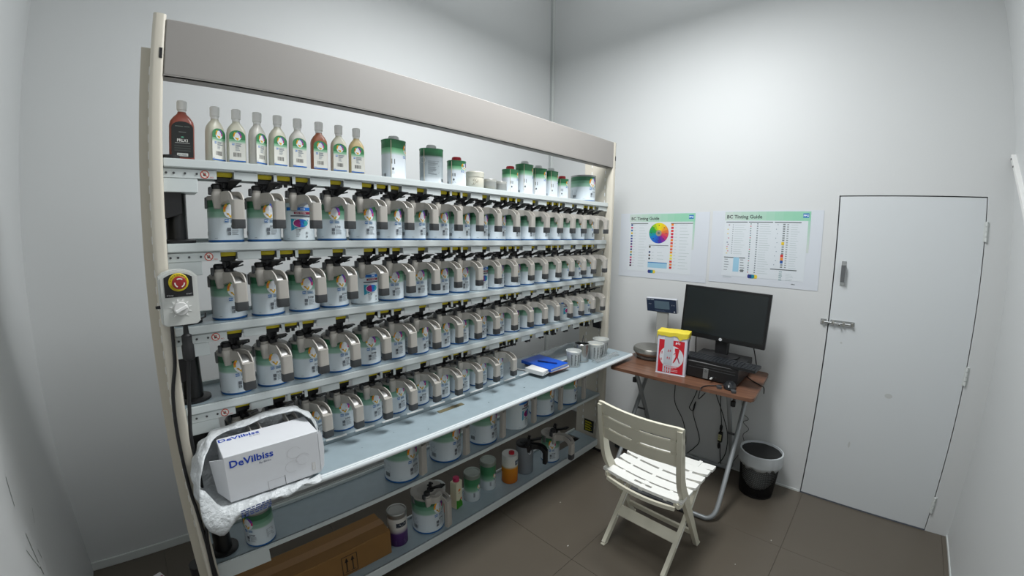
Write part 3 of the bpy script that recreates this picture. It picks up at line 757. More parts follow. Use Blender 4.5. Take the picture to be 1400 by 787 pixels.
# amber jar
t_am = t = thing('amber_jar', 'glass jar of amber liquid with a red cap on the bottom shelf', 'jar', (-1.252, -0.770, S6))
b = MB(); b.lathe([(0.046, 0), (0.049, 0.004), (0.049, 0.150), (0.047, 0.155), (0, 0.155)], ramp_mat('amber_fill', [(0, (168, 92, 14)), (0.085, (196, 122, 22)), (0.092, (188, 168, 120)), (0.098, (206, 204, 196)), (0.155, (196, 198, 194))], rough=0.2), 30); bo = bld('body', b, t)
b = MB(); b.lathe([(0.017, 0.154), (0.017, 0.166), (0.014, 0.168), (0, 0.168)], RED, 18, (0.004, -0.01, 0)); bld('cap', b, t)
P = Print(); P.rect(-0.004, 0.104, 0.030, 0.130, (30, 52, 74), nx=6); P.poly([(0.0, 0.108), (0.008, 0.124), (0.014, 0.108)], (206, 214, 218), L1); P.poly([(0.015, 0.108), (0.021, 0.122), (0.027, 0.108)], (206, 214, 218), L1); obj('label_print', P.mesh('p', on_cyl(0.049)), bo)
t_am.scale = (1.02, 1.02, 1.15)
# clear jug with black pouring lid
t = thing('clear_jug', 'translucent measuring jug with a black pouring lid on the bottom shelf', 'jug', (-1.112, -0.762, S6))
b = MB(); r, h = 0.056, 0.185
b.lathe([(r * 0.94, 0), (r, 0.005), (r, h), (r * 0.96, h), (r * 0.95, 0.006), (0, 0.006)], mat('smoky_clear', (176, 184, 192), 0.15, trans=0.55), 32); bo = bld('body', b, t)
b = MB(); b.lathe([(r * 0.92, 0.008), (r * 0.92, 0.105), (0, 0.105)], mat('pale_liquid', (132, 138, 152), 0.3), 28); bld('contents', b, t)
P = Print(); P.ellipse(-0.012, 0.150, 0.010, 0.013, (206, 210, 214), 0, r0=0.7); P.lines(0.004, 0.158, 0.030, 4, 0.007, 0.0035, (206, 210, 214)); obj('moulded_print', P.mesh('p', on_cyl(r)), bo)
for k, me in LIDS1.items():
    if k in ('handle', 'handle_grip', 'stirring_drive', 'pour_lever', 'pouring_lid', 'spout_cap'):
        m2 = me.copy()
        for i in range(len(m2.materials)): m2.materials[i] = BLACK
        o = obj(k, m2, t, (0, 0, h - 0.137)); o.rotation_euler = (0, 0, 0.2)
# orange tub behind and drinks carton
t, bo = lidded_tin('orange_tub', 'clear tub with an orange label half hidden behind the large tin', (-1.742, -0.70, S6), 0.050, 0.155, ramp_mat('orange_paper', [(0, (196, 100, 30)), (0.07, (206, 110, 36)), (0.078, (206, 206, 200)), (0.16, (190, 192, 188))], rough=0.3), mat('translucent_lid', (186, 190, 188), 0.3), cat='tub')
t = thing('drinks_carton', 'slim cream carton with a pink cap and green foot on the bottom shelf', 'carton', (-1.640, -0.745, S6), 0.25)
b = MB(); b.box((-0.026, -0.022, 0), (0.026, 0.022, 0.158), mat('cream_card', (216, 212, 184), 0.5), bevel=0.002); bo = bld('body', b, t)
b = MB(); b.lathe([(0.018, 0.158), (0.018, 0.176), (0.015, 0.180), (0, 0.181)], mat('pink_cap', (188, 34, 88), 0.4), 18); bld('cap', b, t)
P = Print(); P.poly([(-0.026, 0.0), (0.026, 0.0), (0.026, 0.020), (0.008, 0.052), (-0.004, 0.044), (-0.026, 0.056)], (60, 140, 34)); P.ellipse(0, 0.108, 0.010, 0.008, (214, 120, 40)); P.lines(-0.006, 0.092, 0.014, 2, 0.005, 0.002, (150, 60, 40))
P.ellipse(0.014, 0.05, 0.006, 0.008, (200, 90, 60), L1)
obj('label_print', P.mesh('p', on_plane((0, -0.0222, 0), (1, 0, 0), (0, 0, 1))), bo)
# cardboard box
t = thing('cardboard_box', 'long brown cardboard box with arrow mark on the bottom shelf', 'box', (-2.40, -0.735, S6), 0)
CARD = mat('brown_card', (130, 94, 48), 0.75, noise=(14, 0.08))
b = MB(); b.box((-0.325, -0.085, 0), (0.320, 0.075, 0.128), CARD, bevel=0.003); bo = bld('body', b, t)
b = MB(); b.box((-0.322, -0.083, 0.128), (0.318, -0.007, 0.1305), CARD); b.box((-0.322, -0.003, 0.128), (0.318, 0.073, 0.1305), CARD); bld('flap', b, t)
b = MB(); b.box((-0.326, -0.025, 0.130), (0.321, 0.018, 0.1312), mat('parcel_tape', (142, 100, 48), 0.3)); bld('tape', b, t)
P = Print(); x0, z0 = 0.078, 0.012; s_ = 0.072; K = (40, 30, 18)
for (a, b1, c, d) in ((0, 0, s_, 0.003), (0, 0.092, s_, 0.095), (0, 0, 0.003, 0.095), (s_ - 0.003, 0, s_, 0.095)): P.rect(x0 + a, z0 + b1, x0 + c, z0 + d, K)
for a in (0.022, 0.050):
    P.rect(x0 + a - 0.0025, z0 + 0.014, x0 + a + 0.0025, z0 + 0.07, K); P.poly([(x0 + a - 0.009, z0 + 0.062), (x0 + a + 0.009, z0 + 0.062), (x0 + a, z0 + 0.086)], K); P.rect(x0 + a - 0.010, z0 + 0.010, x0 + a + 0.010, z0 + 0.014, K)
obj('arrow_print', P.mesh('p', on_plane((0, -0.0852, 0), (1, 0, 0), (0, 0, 1))), bo)

# ================================================================== TOP SHELF
def bottle(label, x, rz, bodymat, w=0.058, d=0.037, h=0.132, dark=False, tall=0.173, y=-0.825):
    t = thing('toner_bottle', label, 'bottle', (x, y, S1), rz, None if dark else 'white-capped bottles on the top shelf')
    b = MB(); rows = []
    hs = 0.098 if not dark else 0.105
    for z, kw, kd in ((0, 0.96, 0.94), (0.003, 1, 1), (hs, 1, 1), (hs + (h - hs) * 0.35, 0.93, 0.96), (hs + (h - hs) * 0.7, 0.70, 0.82), (h, 0.40, 0.62), (h + 0.006, 0.34, 0.56)):
        ww, dd = w * kw, d * kd
        rows.append([(px, py, z) for px, py in rrect(ww, dd, min(ww, dd) * 0.42, 5)])
    b.loft(rows, bodymat); bo = bld('body', b, t)
    b = MB(); b.lathe([(0.0115, h + 0.004), (0.0120, h + 0.012), (0.0140, h + 0.013), (0.0148, tall), (0.013, tall + 0.002), (0, tall + 0.002)], mat('bottle_cap', (232, 232, 229), 0.45), 20); bld('cap', b, t)
    P = Print(); q = w / 2 - 0.005
    if dark:
        pts = [(-q, 0.008), (q, 0.008), (q, 0.095)] + [(q * math.cos(a), 0.095 + 0.020 * math.sin(a)) for a in [PI * k / 10 for k in range(1, 10)]] + [(-q, 0.095)]
        P.poly(pts, (26, 28, 27)); W = (214, 214, 210)
        P.lines(-0.020, 0.099, 0.022, 1, 0.003, 0.002, (96, 104, 98), L1, 0); P.lines(0.005, 0.099, 0.015, 1, 0.003, 0.002, (96, 104, 98), L1, 0); P.lines(-0.010, 0.082, 0.020, 1, 0.003, 0.0018, (110, 116, 112), L1, 0)
        P.text(-0.0145, 0.054, 0.0085, 'PRLX1', W, L1, w=0.029, bold=True); P.lines(-0.020, 0.0495, 0.040, 1, 0.003, 0.0018, (150, 152, 150), L1, 0)
        P.ellipse(0, 0.068, 0.004, 0.0018, (90, 170, 140), L1)
        for k in range(3): P.rect(-0.022, 0.040 - k * 0.007, 0.022, 0.0435 - k * 0.007, (58, 62, 60), L1)
        P.rect(-0.015, 0.011, 0.015, 0.020, (196, 198, 194), L1); P.text(-0.0125, 0.0125, 0.005, 'ALU050L', (50, 50, 50), L2, w=0.025)
    else:
        pts = [(-q, 0.006), (q, 0.006), (q, 0.088)] + [(q * math.cos(a), 0.088 + 0.018 * math.sin(a)) for a in [PI * k / 10 for k in range(1, 10)]] + [(-q, 0.088)]
        P.poly(pts, (212, 212, 204))
        pts = [(-q, 0.076), (q, 0.076), (q, 0.088)] + [(q * math.cos(a), 0.088 + 0.018 * math.sin(a)) for a in [PI * k / 10 for k in range(1, 10)]] + [(-q, 0.088)]
        P.poly(pts, (54, 128, 78), L1); P.rect(-q, 0.070, q, 0.077, (124, 176, 140), L1); P.rect(-q, 0.066, q, 0.070, (176, 200, 182), L1)
        emblem(P, 0.0, 0.088, 0.0125, 0.0145, L2)
        logo_ppg(P, -q + 0.008, 0.058, 0.006, L1); P.lines(-q + 0.018, 0.062, 0.022, 3, 0.004, 0.0022, (110, 120, 130), L1); P.lines(-q + 0.018, 0.050, 0.014, 3, 0.004, 0.002, GREYTXT, L1)
        P.bars(-0.012, 0.022, 0.024, 0.013, (70, 66, 64), L1, 9); P.rect(-q, 0.0065, q, 0.0105, (18, 92, 168), L1); P.lines(-q + 0.001, 0.0125, 0.010, 1, 0.002, 0.001, (60, 110, 170), L1)
    obj('label_print', P.mesh('p', on_plane((0, -d / 2 - 0.0002, 0), (1, 0, 0), (0, 0, 1))), bo)
    return t
CREAM = mat('cream_bottle', (204, 202, 184), 0.35); BROWN = mat('bronze_bottle', (150, 92, 66), 0.3); TAN = mat('tan_bottle', (198, 178, 132), 0.35); PEARL = mat('pearl_bottle', (206, 204, 196), 0.35)
bottle('reddish bottle with a black label at the near end of the top shelf', -2.726, 0.02, mat('red_bronze_bottle', (142, 72, 58), 0.3), 0.070, 0.042, 0.140, True, 0.178)
BT = [(-2.633, 0.55, CREAM, 'first'), (-2.570, 0.02, CREAM, 'second'), (-2.506, 0.62, PEARL, 'third'), (-2.441, 0.30, CREAM, 'fourth'), (-2.374, 0.10, PEARL, 'fifth'), (-2.299, -0.05, BROWN, ''), (-2.226, -0.12, CREAM, 'seventh'), (-2.157, -0.15, TAN, 'eighth')]
for x, rz, m, o_ in BT:
    if m is BROWN: lab = 'bronze-brown bottle with a green-topped label among the cream bottles'
    elif m is TAN: lab = 'tan bottle with green-topped label, last of the bottle row'
    else: lab = 'cream bottle with green-topped label, %s after the black-labelled bottle' % o_
    bottle(lab, x, rz, m)
# flat rectangular tins
def ftin(label, x, w, d, h, capmat, y=-0.80, rz=0.0, cap_h=0.018, back=False, cap_r=0.022):
    t = thing('solvent_tin', label, 'tin', (x, y, S1), rz)
    if back: m = ramp_mat('ftin_back_%d' % round(h * 1000), [(0, (196, 204, 208)), (0.018, (186, 194, 198)), (0.03, (146, 156, 160)), (h * 0.74, (146, 156, 160)), (h * 0.80, (24, 80, 48)), (h * 0.92, (44, 116, 72)), (h, (60, 130, 86))])
    else: m = ramp_mat('ftin_%d' % round(h * 1000), [(0, (206, 214, 220)), (h * 0.60, (206, 214, 220)), (h * 0.68, (140, 190, 156)), (h * 0.78, (84, 156, 106)), (h * 0.79, (40, 108, 66)), (h, (52, 122, 78))])
    d = d * 1.22; cr_ = d * 0.42; line = rrect(w, d, cr_, 7)
    b = MB(); rows = []
    for z, k in ((0, 1.0), (0.003, 1.0), (0.004, 0.985), (h - 0.005, 0.985), (h - 0.004, 1.01), (h, 1.01), (h, 0.96), (h - 0.003, 0.95)):
        rows.append([(px * k, py * k, z) for px, py in line])
    b.loft(rows, m); bo = bld('body', b, t)
    b = MB(); b.lathe([(cap_r, h - 0.003), (cap_r * 1.02, h + cap_h * 0.7), (cap_r * 0.9, h + cap_h), (0, h + cap_h)], capmat, 20); bld('cap', b, t)
    P = Print(); q = w / 2 - 0.004; f = h / 0.16
    if back:
        P.ellipse(-q + 0.006, 0.105 * f, 0.012, 0.014, (206, 210, 212), 0, r0=0.88); P.lines(-0.02, 0.10 * f, 0.05, 12, 0.005, 0.0018, (120, 128, 132)); P.bars(q - 0.010, 0.008, 0.016, 0.014, (44, 46, 50), n=4)
    else:
        emblem(P, q - 0.010, 0.126 * f, 0.015, 0.021 * f); logo_ppg(P, q - 0.026, 0.088 * f, 0.010); P.lines(q - 0.010, 0.096 * f, 0.014, 3, 0.004, 0.002, (120, 110, 120)); P.rect(-q + 0.012, 0.060 * f, -q + 0.026, 0.080 * f, (96, 102, 104)); P.ellipse(-q + 0.018, 0.040 * f, 0.004, 0.005, (70, 74, 78)); P.lines(-q + 0.012, 0.026 * f, 0.018, 2, 0.004, 0.0014, GREYTXT)
        P.bars(-w / 2 - 0.020, 0.008, 0.014, 0.013, (44, 46, 50), n=4)
    obj('label_print', P.mesh('p', on_outline(line, 0.985)), bo)
    sx = -w / 2 * 0.72
    fn = on_outline(line, 0.985); b = MB(); A_ = Vector(fn(sx, 0.004, 0)); B_ = Vector(fn(sx, h - 0.004, 0)); b.tube([A_, B_], 0.0014, mat('tin_seam', (206, 196, 176), 0.4), 6); bld('seam', b, t)
    return t
GCAP = mat('grey_cap', (206, 208, 208), 0.4)
ftin('tall green and white tin with grey cap, next to the bottle row', -1.985, 0.100, 0.062, 0.158, GCAP, rz=0.12)
ftin('grey-backed tin with green top and grey cap on the top shelf', -1.800, 0.104, 0.060, 0.150, GCAP, rz=-0.42, back=True)
ftin('small red-capped green and white tin beside the cream jar', -1.660, 0.088, 0.055, 0.117, RED, rz=-0.38)
ftin('red-capped green and white tin beside the small glass jars', -1.305, 0.090, 0.058, 0.120, RED, rz=0.05)
ftin('tall green and white tin, biggest of the far top-shelf cluster', -1.195, 0.104, 0.062, 0.160, GCAP, rz=0.0)
ftin('green and white tin squeezed third in the far top-shelf cluster', -1.080, 0.098, 0.060, 0.152, GCAP, rz=-0.4)
ftin('green and white grey-capped tin fourth in the far top-shelf cluster', -0.970, 0.096, 0.060, 0.150, GCAP, rz=0.05)
ftin('small red-capped green and white tin next to the large tin, far top shelf', -0.860, 0.080, 0.052, 0.118, RED, rz=-0.35)
t = paint_tin('large capless green and white tin at the far end of the top shelf', (-0.602, -0.775, S1), -0.15, 'green', 2, False, 0)
t.scale = (1, 1, 0.83)
b = MB(); b.lathe([(RB - 0.005, HB - 0.003), (RB - 0.010, HB - 0.006), (0, HB - 0.006)], METAL, 32); bld('tin_lid', b, t)
t, bo = lidded_tin('cream_jar', 'cream plastic jar with painted scribbles on the top shelf', (-1.548, -0.80, S1), 0.044, 0.080, mat('cream_jar_plastic', (212, 208, 192), 0.45), mat('cream_lid', (206, 204, 190), 0.4), cat='jar')
P = Print()
for k in range(7):
    a = random.uniform(-0.02, 0.02); z = random.uniform(0.012, 0.04); P.poly([(a, z), (a + 0.003, z), (a + random.uniform(-0.014, 0.014), z + 0.014)], (110, 100, 76))
obj('scribble_print', P.mesh('p', on_cyl(0.044, -PI / 2 - 0.5)), bo)
for x, h, r, c, lab in ((-1.452, 0.055, 0.036, (200, 170, 40), 'short glass jar with yellow contents on the top shelf'), (-1.375, 0.052, 0.033, (150, 152, 150), 'short glass jar with grey contents on the top shelf')):
    t = thing('glass_jar', lab, 'jar', (x, -0.80, S1))
    b = MB(); b.lathe([(r * 0.95, 0), (r, 0.004), (r, h - 0.012), (r * 0.92, h - 0.010), (r * 0.9, h - 0.010), (r * 0.94, 0.004), (0, 0.003)], mat('jar_glass', (216, 218, 214), 0.1, trans=0.6), 24); bld('body', b, t)
    b = MB(); b.lathe([(r * 0.93, 0.005), (r * 0.93, 0.018), (0, 0.018)], mat('jar_fill_%d' % c[0], c, 0.5), 22); bld('contents', b, t)
    b = MB(); b.lathe([(r * 0.98, h - 0.014), (r, h - 0.003), (r * 0.96, h), (0, h)], mat('tin_lid_light', (190, 190, 184), 0.35, 0.5), 24); bld('lid', b, t)

# ================================================================== BENCH TOP ITEMS
ZB = BZ
bx_, by_ = -1.045, -0.975
# rear step ends before the stationery: items stand on the front plate and the step
t = thing('notepad', 'maroon-edged white notepad under the blue notebook', 'notepad', (-1.050, -0.873, BK + 0.0006), math.radians(-3))
b = MB(); b.box((-0.075, -0.105, 0.0), (0.088, 0.115, 0.003), mat('maroon_cover', (104, 36, 44), 0.5)); bld('back_cover', b, t)
b = MB(); b.box((-0.073, -0.103, 0.003), (0.086, 0.113, 0.012), mat('paper_block', (226, 226, 222), 0.7)); bld('pages', b, t)
t = thing('notebook', 'thick blue hardcover notebook lying on the bench', 'notebook', (-1.062, -0.868, BK + 0.0128), math.radians(1))
BLUEC = mat('blue_cover', (14, 84, 196), 0.45)
b = MB(); b.box((-0.080, -0.110, 0.0), (0.084, 0.118, 0.003), BLUEC, bevel=0.001); b.box((-0.080, -0.110, 0.015), (0.084, 0.118, 0.018), BLUEC, bevel=0.001); b.box((-0.083, -0.110, 0.0), (-0.078, 0.118, 0.018), BLUEC, bevel=0.002); bld('cover', b, t)
b = MB(); b.box((-0.077, -0.106, 0.003), (0.080, 0.114, 0.015), mat('paper_block', (226, 226, 222), 0.7)); bld('pages', b, t)
t = thing('pen', 'dark blue pen lying across the blue notebook', 'pen', (-1.068, -0.895, BK + 0.0353), math.radians(35))
b = MB(); b.tube([(-0.010, -0.055, 0), (0.0, 0.0, 0)], 0.004, mat('pen_blue', (20, 48, 130), 0.4), 8); bld('barrel', b, t)
b = MB(); b.tube([(0.0, 0.0, 0), (0.011, 0.060, 0)], 0.0046, mat('pen_cap', (16, 30, 84), 0.4), 8); bld('cap', b, t)
t = thing('white_carton', 'small flat white carton lying beside the blue notebook', 'carton', (-1.172, -0.905, BK + 0.0006), math.radians(8))
b = MB(); b.box((-0.036, -0.060, 0.0), (0.036, 0.060, 0.024), WHITE, bevel=0.0015); bld('body', b, t)
P = Print(); P.rect(-0.025, 0.006, -0.005, 0.009, GREYTXT); P.lines(0.0, 0.018, 0.02, 3, 0.005, 0.002, GREYTXT); obj('side_print', P.mesh('p', on_plane((0, -0.0603, 0), (1, 0, 0), (0, 0, 1))), t)
b = MB(); b.box((-0.009, -0.10, 0), (0.009, 0.10, 0.003), DARK, bevel=0.001); b.box((-0.005, -0.094, 0.003), (0.005, 0.094, 0.0036), WHITE); tag(bld('mixing_stick', b, None, (-1.205, -0.84, BK + 0.0006), (0, 0, math.radians(18))), 'dark flat ruler lying beside the white carton', 'stick')
# measuring cups
CUPM = mat('cup_translucent', (222, 226, 226), 0.3, trans=0.35)
def cup(name, label, loc, r0, r1, h, n=1, scale_marks=True, fill=None):
    t = thing(name, label, 'cup', loc, 0)
    b = MB(); b.lathe([(r0, 0), (r0 + 0.001, 0.002), (r1, h - 0.006), (r1 + 0.004, h - 0.005), (r1 + 0.004, h), (r1 - 0.001, h), (r0 - 0.001, 0.004), (0, 0.003)], CUPM, 28); bo = bld('wall', b, t)
    if fill:
        b = MB(); k = 0.8; b.lathe([(r0 - 0.002, 0.004), (r0 + (r1 - r0) * k - 0.002, h * k), (0, h * k)], fill, 24); bld('contents', b, t)
    P = Print()
    for u in (-0.03, -0.006, 0.016, 0.038):
        P.rect(u, 0.012, u + 0.0025, h - 0.018, (70, 74, 74))
        z = 0.014
        while z < h - 0.02: P.rect(u + 0.003, z, u + random.uniform(0.006, 0.012), z + 0.0028, (70, 74, 74)); z += 0.0062
    def fn(u, v, l):
        r = r0 + (r1 - r0) * v / h + 0.0012; a = -PI / 2 - 0.6 + u / r1; return (r * math.cos(a), r * math.sin(a), v)
    obj('scale_print', P.mesh('p', fn), bo)
    return t
cup('mixing_cup', 'clear measuring cup with white contents in front of the metal tin', (-0.880, -0.945, BZ + 0.0006), 0.036, 0.044, 0.098, fill=mat('white_fill', (226, 226, 220), 0.6))
for i, (x, y, h) in enumerate([(-0.655, -0.955, 0.105), (-0.555, -0.93, 0.112)]):
    cup('mixing_cup', ['cream measuring cup in the nest beside the metal tin', 'cream measuring cup standing last before the bench end'][i], (x, y, BZ + 0.0006), 0.040, 0.050, h, fill=mat('cream_fill', (216, 212, 196), 0.6))
t = thing('empty_tin', 'open bare metal tin holding a stirring stick', 'tin', (-0.762, -0.92, BZ + 0.0006))
b = MB(); r, h = 0.046, 0.118
b.lathe([(r, 0), (r, h - 0.004), (r + 0.002, h - 0.002), (r, h), (r - 0.004, h), (r - 0.005, h - 0.004), (r - 0.003, h - 0.006), (r - 0.003, 0.003), (0, 0.003)], METAL, 30); bld('body', b, t)
b = MB(); b.lathe([(r + 0.0008, 0.006), (r + 0.0016, 0.008), (r + 0.0008, 0.010)], STEEL, 30); bld('base_seam', b, t)
b = MB(); b.sweep([(-0.03, 0.0, 0.006), (0.035, 0.01, 0.160)], [(-0.005, -0.001), (0.005, -0.001), (0.005, 0.001), (-0.005, 0.001)], DARK, up=Vector((0, 1, 0))); tag(bld('stirring_stick', b, None, (-0.762, -0.92, BZ)), 'grey stirring stick leaning in the bare metal tin', 'stick')
# crumpled clear plastic bag behind the cups
def crumple(rows, amp, seed):
    rnd = random.Random(seed)
    return [[Vector(p) + Vector((rnd.uniform(-amp, amp), rnd.uniform(-amp, amp), rnd.uniform(-amp * 0.4, amp))) for p in r] for r in rows]
rows = []
for i in range(9):
    u = i / 8
    rows.append([(-0.985 + 0.30 * u + 0.05 * v, -0.665 - 0.15 * v - 0.02 * u, BK + 0.0025 + 0.034 * math.sin(PI * min(1, max(0, v))) * (0.4 + u)) for v in [k / 8 for k in range(9)]])
b = MB(); b.grid(crumple(rows, 0.006, 3), mat('clear_film', (226, 230, 230), 0.15, trans=0.8, alpha=0.45)); o = bld('plastic_sleeve', b); tag(o, 'crumpled clear plastic sleeve lying behind the blue notebook', 'plastic bag')
for v in o.data.vertices: v.co.z = max(v.co.z, BK + 0.0015)
md = o.modifiers.new('s', 'SOLIDIFY'); md.thickness = 0.0008
rows = []
for i in range(8):
    a = i / 7
    rows.append([(-0.74 + 0.27 * v, -1.028 + 0.045 * a, BZ + 0.003 + 0.016 * math.sin(PI * a)) for v in [k / 9 for k in range(10)]])
b = MB(); b.grid(crumple(rows, 0.004, 5), MATS['clear_film']); o = bld('plastic_wrap', b); tag(o, 'crumpled clear plastic wrap in front of the cream cups', 'plastic wrap')
for v in o.data.vertices: v.co.z = max(v.co.z, BZ + 0.0015)
md = o.modifiers.new('s', 'SOLIDIFY'); md.thickness = 0.0008

# ---- carton in a carrier bag on the near end of the bench
BX0, BX1, BY0, BY1, BH = -2.712, -2.432, -1.062, -0.925, 0.150
zc = BZ + 0.012
CBW = mat('white_card', (222, 224, 228), 0.5, noise=(10, 0.01))
t = thing('paint_gun_box', 'white box with blue DeVilbiss lettering in a plastic bag on the bench', 'box', (0, 0, 0))
b = MB(); b.box((BX0, BY0, zc), (BX1, BY1, zc + BH), CBW, bevel=0.0015); bo = bld('carton', b, t)
rows = []
fl = [(BX1, BY0 - 0.0005, zc + 0.004), (BX1 + 0.012, BY0 + 0.002, zc + 0.02), (BX1 + 0.018, BY0 + 0.004, zc + 0.08), (BX1 + 0.014, BY0 + 0.002, zc + 0.13), (BX1 + 0.008, BY0, zc + BH), (BX1, BY0 - 0.0005, zc + BH - 0.01)]
b = MB(); b.loft([[Vector(p) for p in fl], [Vector(p) + Vector((0, 0.002, 0)) for p in fl]], CBW); bld('end_flap', b, t)
b = MB()
q = [Vector((BX0 + 0.001, BY0, zc + 0.004)), Vector((BX0 + 0.001, BY0, zc + BH - 0.006)), Vector((BX0 - 0.034, BY0 + 0.05, zc + 0.125)), Vector((BX0 - 0.026, BY0 + 0.045, zc + 0.02))]
b.loft([q, [p + Vector((0.002, 0.002, 0)) for p in q]], CBW); bld('side_flap', b, t)
P = Print(); W = BX1 - BX0
DVB = (24, 66, 176)
P.text(0.014, 0.112, 0.0215, 'DeVilbiss', DVB, w=0.125, bold=True); P.text(0.096, 0.099, 0.0065, 'By Binks', (70, 80, 110), w=0.034)
P.rect(W - 0.028, 0.018, W - 0.018, 0.044, (206, 200, 184)); P.rect(W - 0.0275, 0.0185, W - 0.0185, 0.0435, (222, 222, 222), L1)
P.rect(0.112, 0.0, 0.1135, 0.030, (176, 176, 178)); P.rect(0.112, 0.030, 0.165, 0.0312, (196, 196, 198)); P.rect(0.164, 0.0, 0.1655, 0.034, (60, 60, 62))
for (cx, cy) in ((0.20, 0.10), (0.225, 0.07), (0.19, 0.055)): P.ellipse(cx, cy, 0.022, 0.020, (208, 209, 212), L1, 20, 300, 16, 0.93)
obj('lettering', P.mesh('p', on_plane((BX0, BY0 - 0.0002, zc), (1, 0, 0), (0, 0, 1))), bo)
P = Print(); P.text(0.004, 0.106, 0.020, 'DeVilbiss', DVB, w=0.122, bold=True); P.text(0.094, 0.094, 0.006, 'By Binks', (70, 80, 110), w=0.030)
obj('lettering', P.mesh('p', on_plane((BX0, BY0, zc + BH), (1, 0, 0), (0, 1, 0))), bo)
# the bag: a crumpled sleeve around the box, open towards the room
def bag():
    rnd = random.Random(11)
    x0, x1, z0, z1 = BX0 - 0.010, BX1 + 0.016, BZ + 0.004, zc + BH + 0.010
    # outline around the box seen from the room: (x, z, y of the opening edge)
    out = [(x0 - 0.052, z0 + 0.004, BY0 - 0.006), (x0 - 0.066, z0 + 0.04, BY0 + 0.004), (x0 - 0.064, z0 + 0.085, BY0 + 0.010), (x0 - 0.048, z0 + 0.125, BY0 + 0.035), (x0 - 0.022, z1 - 0.012, BY0 + 0.075), (x0 + 0.010, z1 + 0.006, BY1 - 0.012),
           (x0 + 0.07, z1 + 0.012, BY1 - 0.004), (x0 + 0.14, z1 + 0.020, BY1 - 0.002), (x0 + 0.20, z1 + 0.026, BY1 - 0.004), (x1 - 0.045, z1 + 0.022, BY1 - 0.012), (x1 - 0.014, z1 + 0.004, BY1 - 0.045), (x1 + 0.006, z1 - 0.03, BY1 - 0.055), (x1 + 0.008, z0 + 0.06, BY1 - 0.05),
           (x1 + 0.006, z0, BY1 - 0.05), (x1 - 0.06, z0, BY0 - 0.004), (x1 - 0.13, z0, BY0 - 0.008), (x0 + 0.09, z0, BY0 - 0.010), (x0 + 0.02, z0, BY0 - 0.010), (x0 - 0.03, z0, BY0 - 0.008)]
    n = len(out); fine = []
    for i in range(n):
        p0, p1, p2, p3 = [Vector(out[(i + k) % n]) for k in (-1, 0, 1, 2)]
        for k in range(5):
            t_ = k / 5; fine.append(0.5 * ((2 * p1) + (p2 - p0) * t_ + (2 * p0 - 5 * p1 + 4 * p2 - p3) * t_ * t_ + (3 * p1 - p0 - 3 * p2 + p3) * t_ ** 3))
    N = len(fine); cx, cz = (BX0 + BX1) / 2, zc + BH / 2
    rows = []
    for s_, (f, k) in enumerate([(0.0, 0.985), (0.02, 1.0), (0.12, 1.025), (0.3, 1.04), (0.5, 1.03), (0.75, 1.02), (0.92, 0.96), (1.0, 0.7), (1.02, 0.2)]):
        row = []
        for j, p in enumerate(fine):
            a = 2 * PI * j / N
            fold = 0.022 * math.sin(5 * a + 2.1 * f) * math.sin(9 * a + 1.0 - 5 * f) + 0.012 * math.sin(17 * a + 7 * f)
            kk = k * (1 + (fold if s_ > 0 else fold * 0.4))
            x = cx + (p.x - cx) * kk; z = cz + (p.y - cz) * kk; y = p.z + (BY1 + 0.05 - p.z) * f + 0.004 * math.sin(11 * a + 9 * f)
            z = max(z, BZ + 0.0035 + 0.002 * (math.sin(23 * a + 5 * f) + 1))
            if y > BY0 - 0.003 and y < BY1 + 0.004 and BX0 - 0.006 < x < BX1 + 0.006 and zc - 0.0005 < z < zc + BH + 0.006:
                if p.y > zc + BH - 0.03: z = zc + BH + 0.008
                elif p.x < cx: x = BX0 - 0.008
                else: x = BX1 + 0.012
            row.append(Vector((x, y, z)))
        rows.append(row)
    return rows
BAGM = mat('thin_white_film', (214, 218, 220), 0.3, trans=0.10, bump=(55, 0.9))
b = MB(); b.grid(bag(), BAGM, True, False, True)
t = thing('carrier_bag', 'crumpled white plastic carrier bag around the DeVilbiss box on the bench', 'plastic bag')
o = bld('sleeve', b, t, smooth=0.9); md = o.modifiers.new('s', 'SOLIDIFY'); md.thickness = 0.0012; md.offset = 1
# loose mouth of the bag sagging over the bench edge
rows = []
for i in range(29):
    u = i / 28
    x = -2.786 + 0.345 * u
    drop = 0.040 * math.exp(-((u - 0.10) / 0.13) ** 2) + 0.024 * (1 - u) + 0.010 + 0.006 * math.sin(u * 21)
    row = []
    for j in range(10):
        v = j / 9
        yy = BY0 - 0.012 - 0.020 * math.sin(PI * v * 0.8) - (0.016 * (1 - u) + 0.005 * math.sin(u * 26 + 3 * v)) * v
        zz = BZ + 0.012 + 0.080 * math.exp(-(u / 0.09) ** 2) - (drop + 0.070 * math.exp(-(u / 0.09) ** 2)) * v + 0.003 * math.sin(u * 33 + v * 8)
        row.append(Vector((x - 0.010 * math.sin(PI * v) * (1 - u), min(yy, YB - 0.004) if zz < BZ + 0.004 else yy, zz)))
    rows.append(row)
b = MB(); b.grid(rows, BAGM); o = bld('hanging_mouth', b, t, smooth=0.9); md = o.modifiers.new('s', 'SOLIDIFY'); md.thickness = 0.0012
P = Print()
for r_ in range(4):
    x = 0
    while x < 0.085:
        w = random.uniform(0.006, 0.014); P.rect(x, -r_ * 0.0058, min(x + w, 0.088), -r_ * 0.0058 + 0.0036, (52, 66, 112)); x += w + 0.003
obj('bag_print', P.mesh('p', on_plane((-2.695, YB - 0.0330, BZ + 0.000), (1, 0.05, 0.05), (-0.05, 0.30, 0.9))), o)

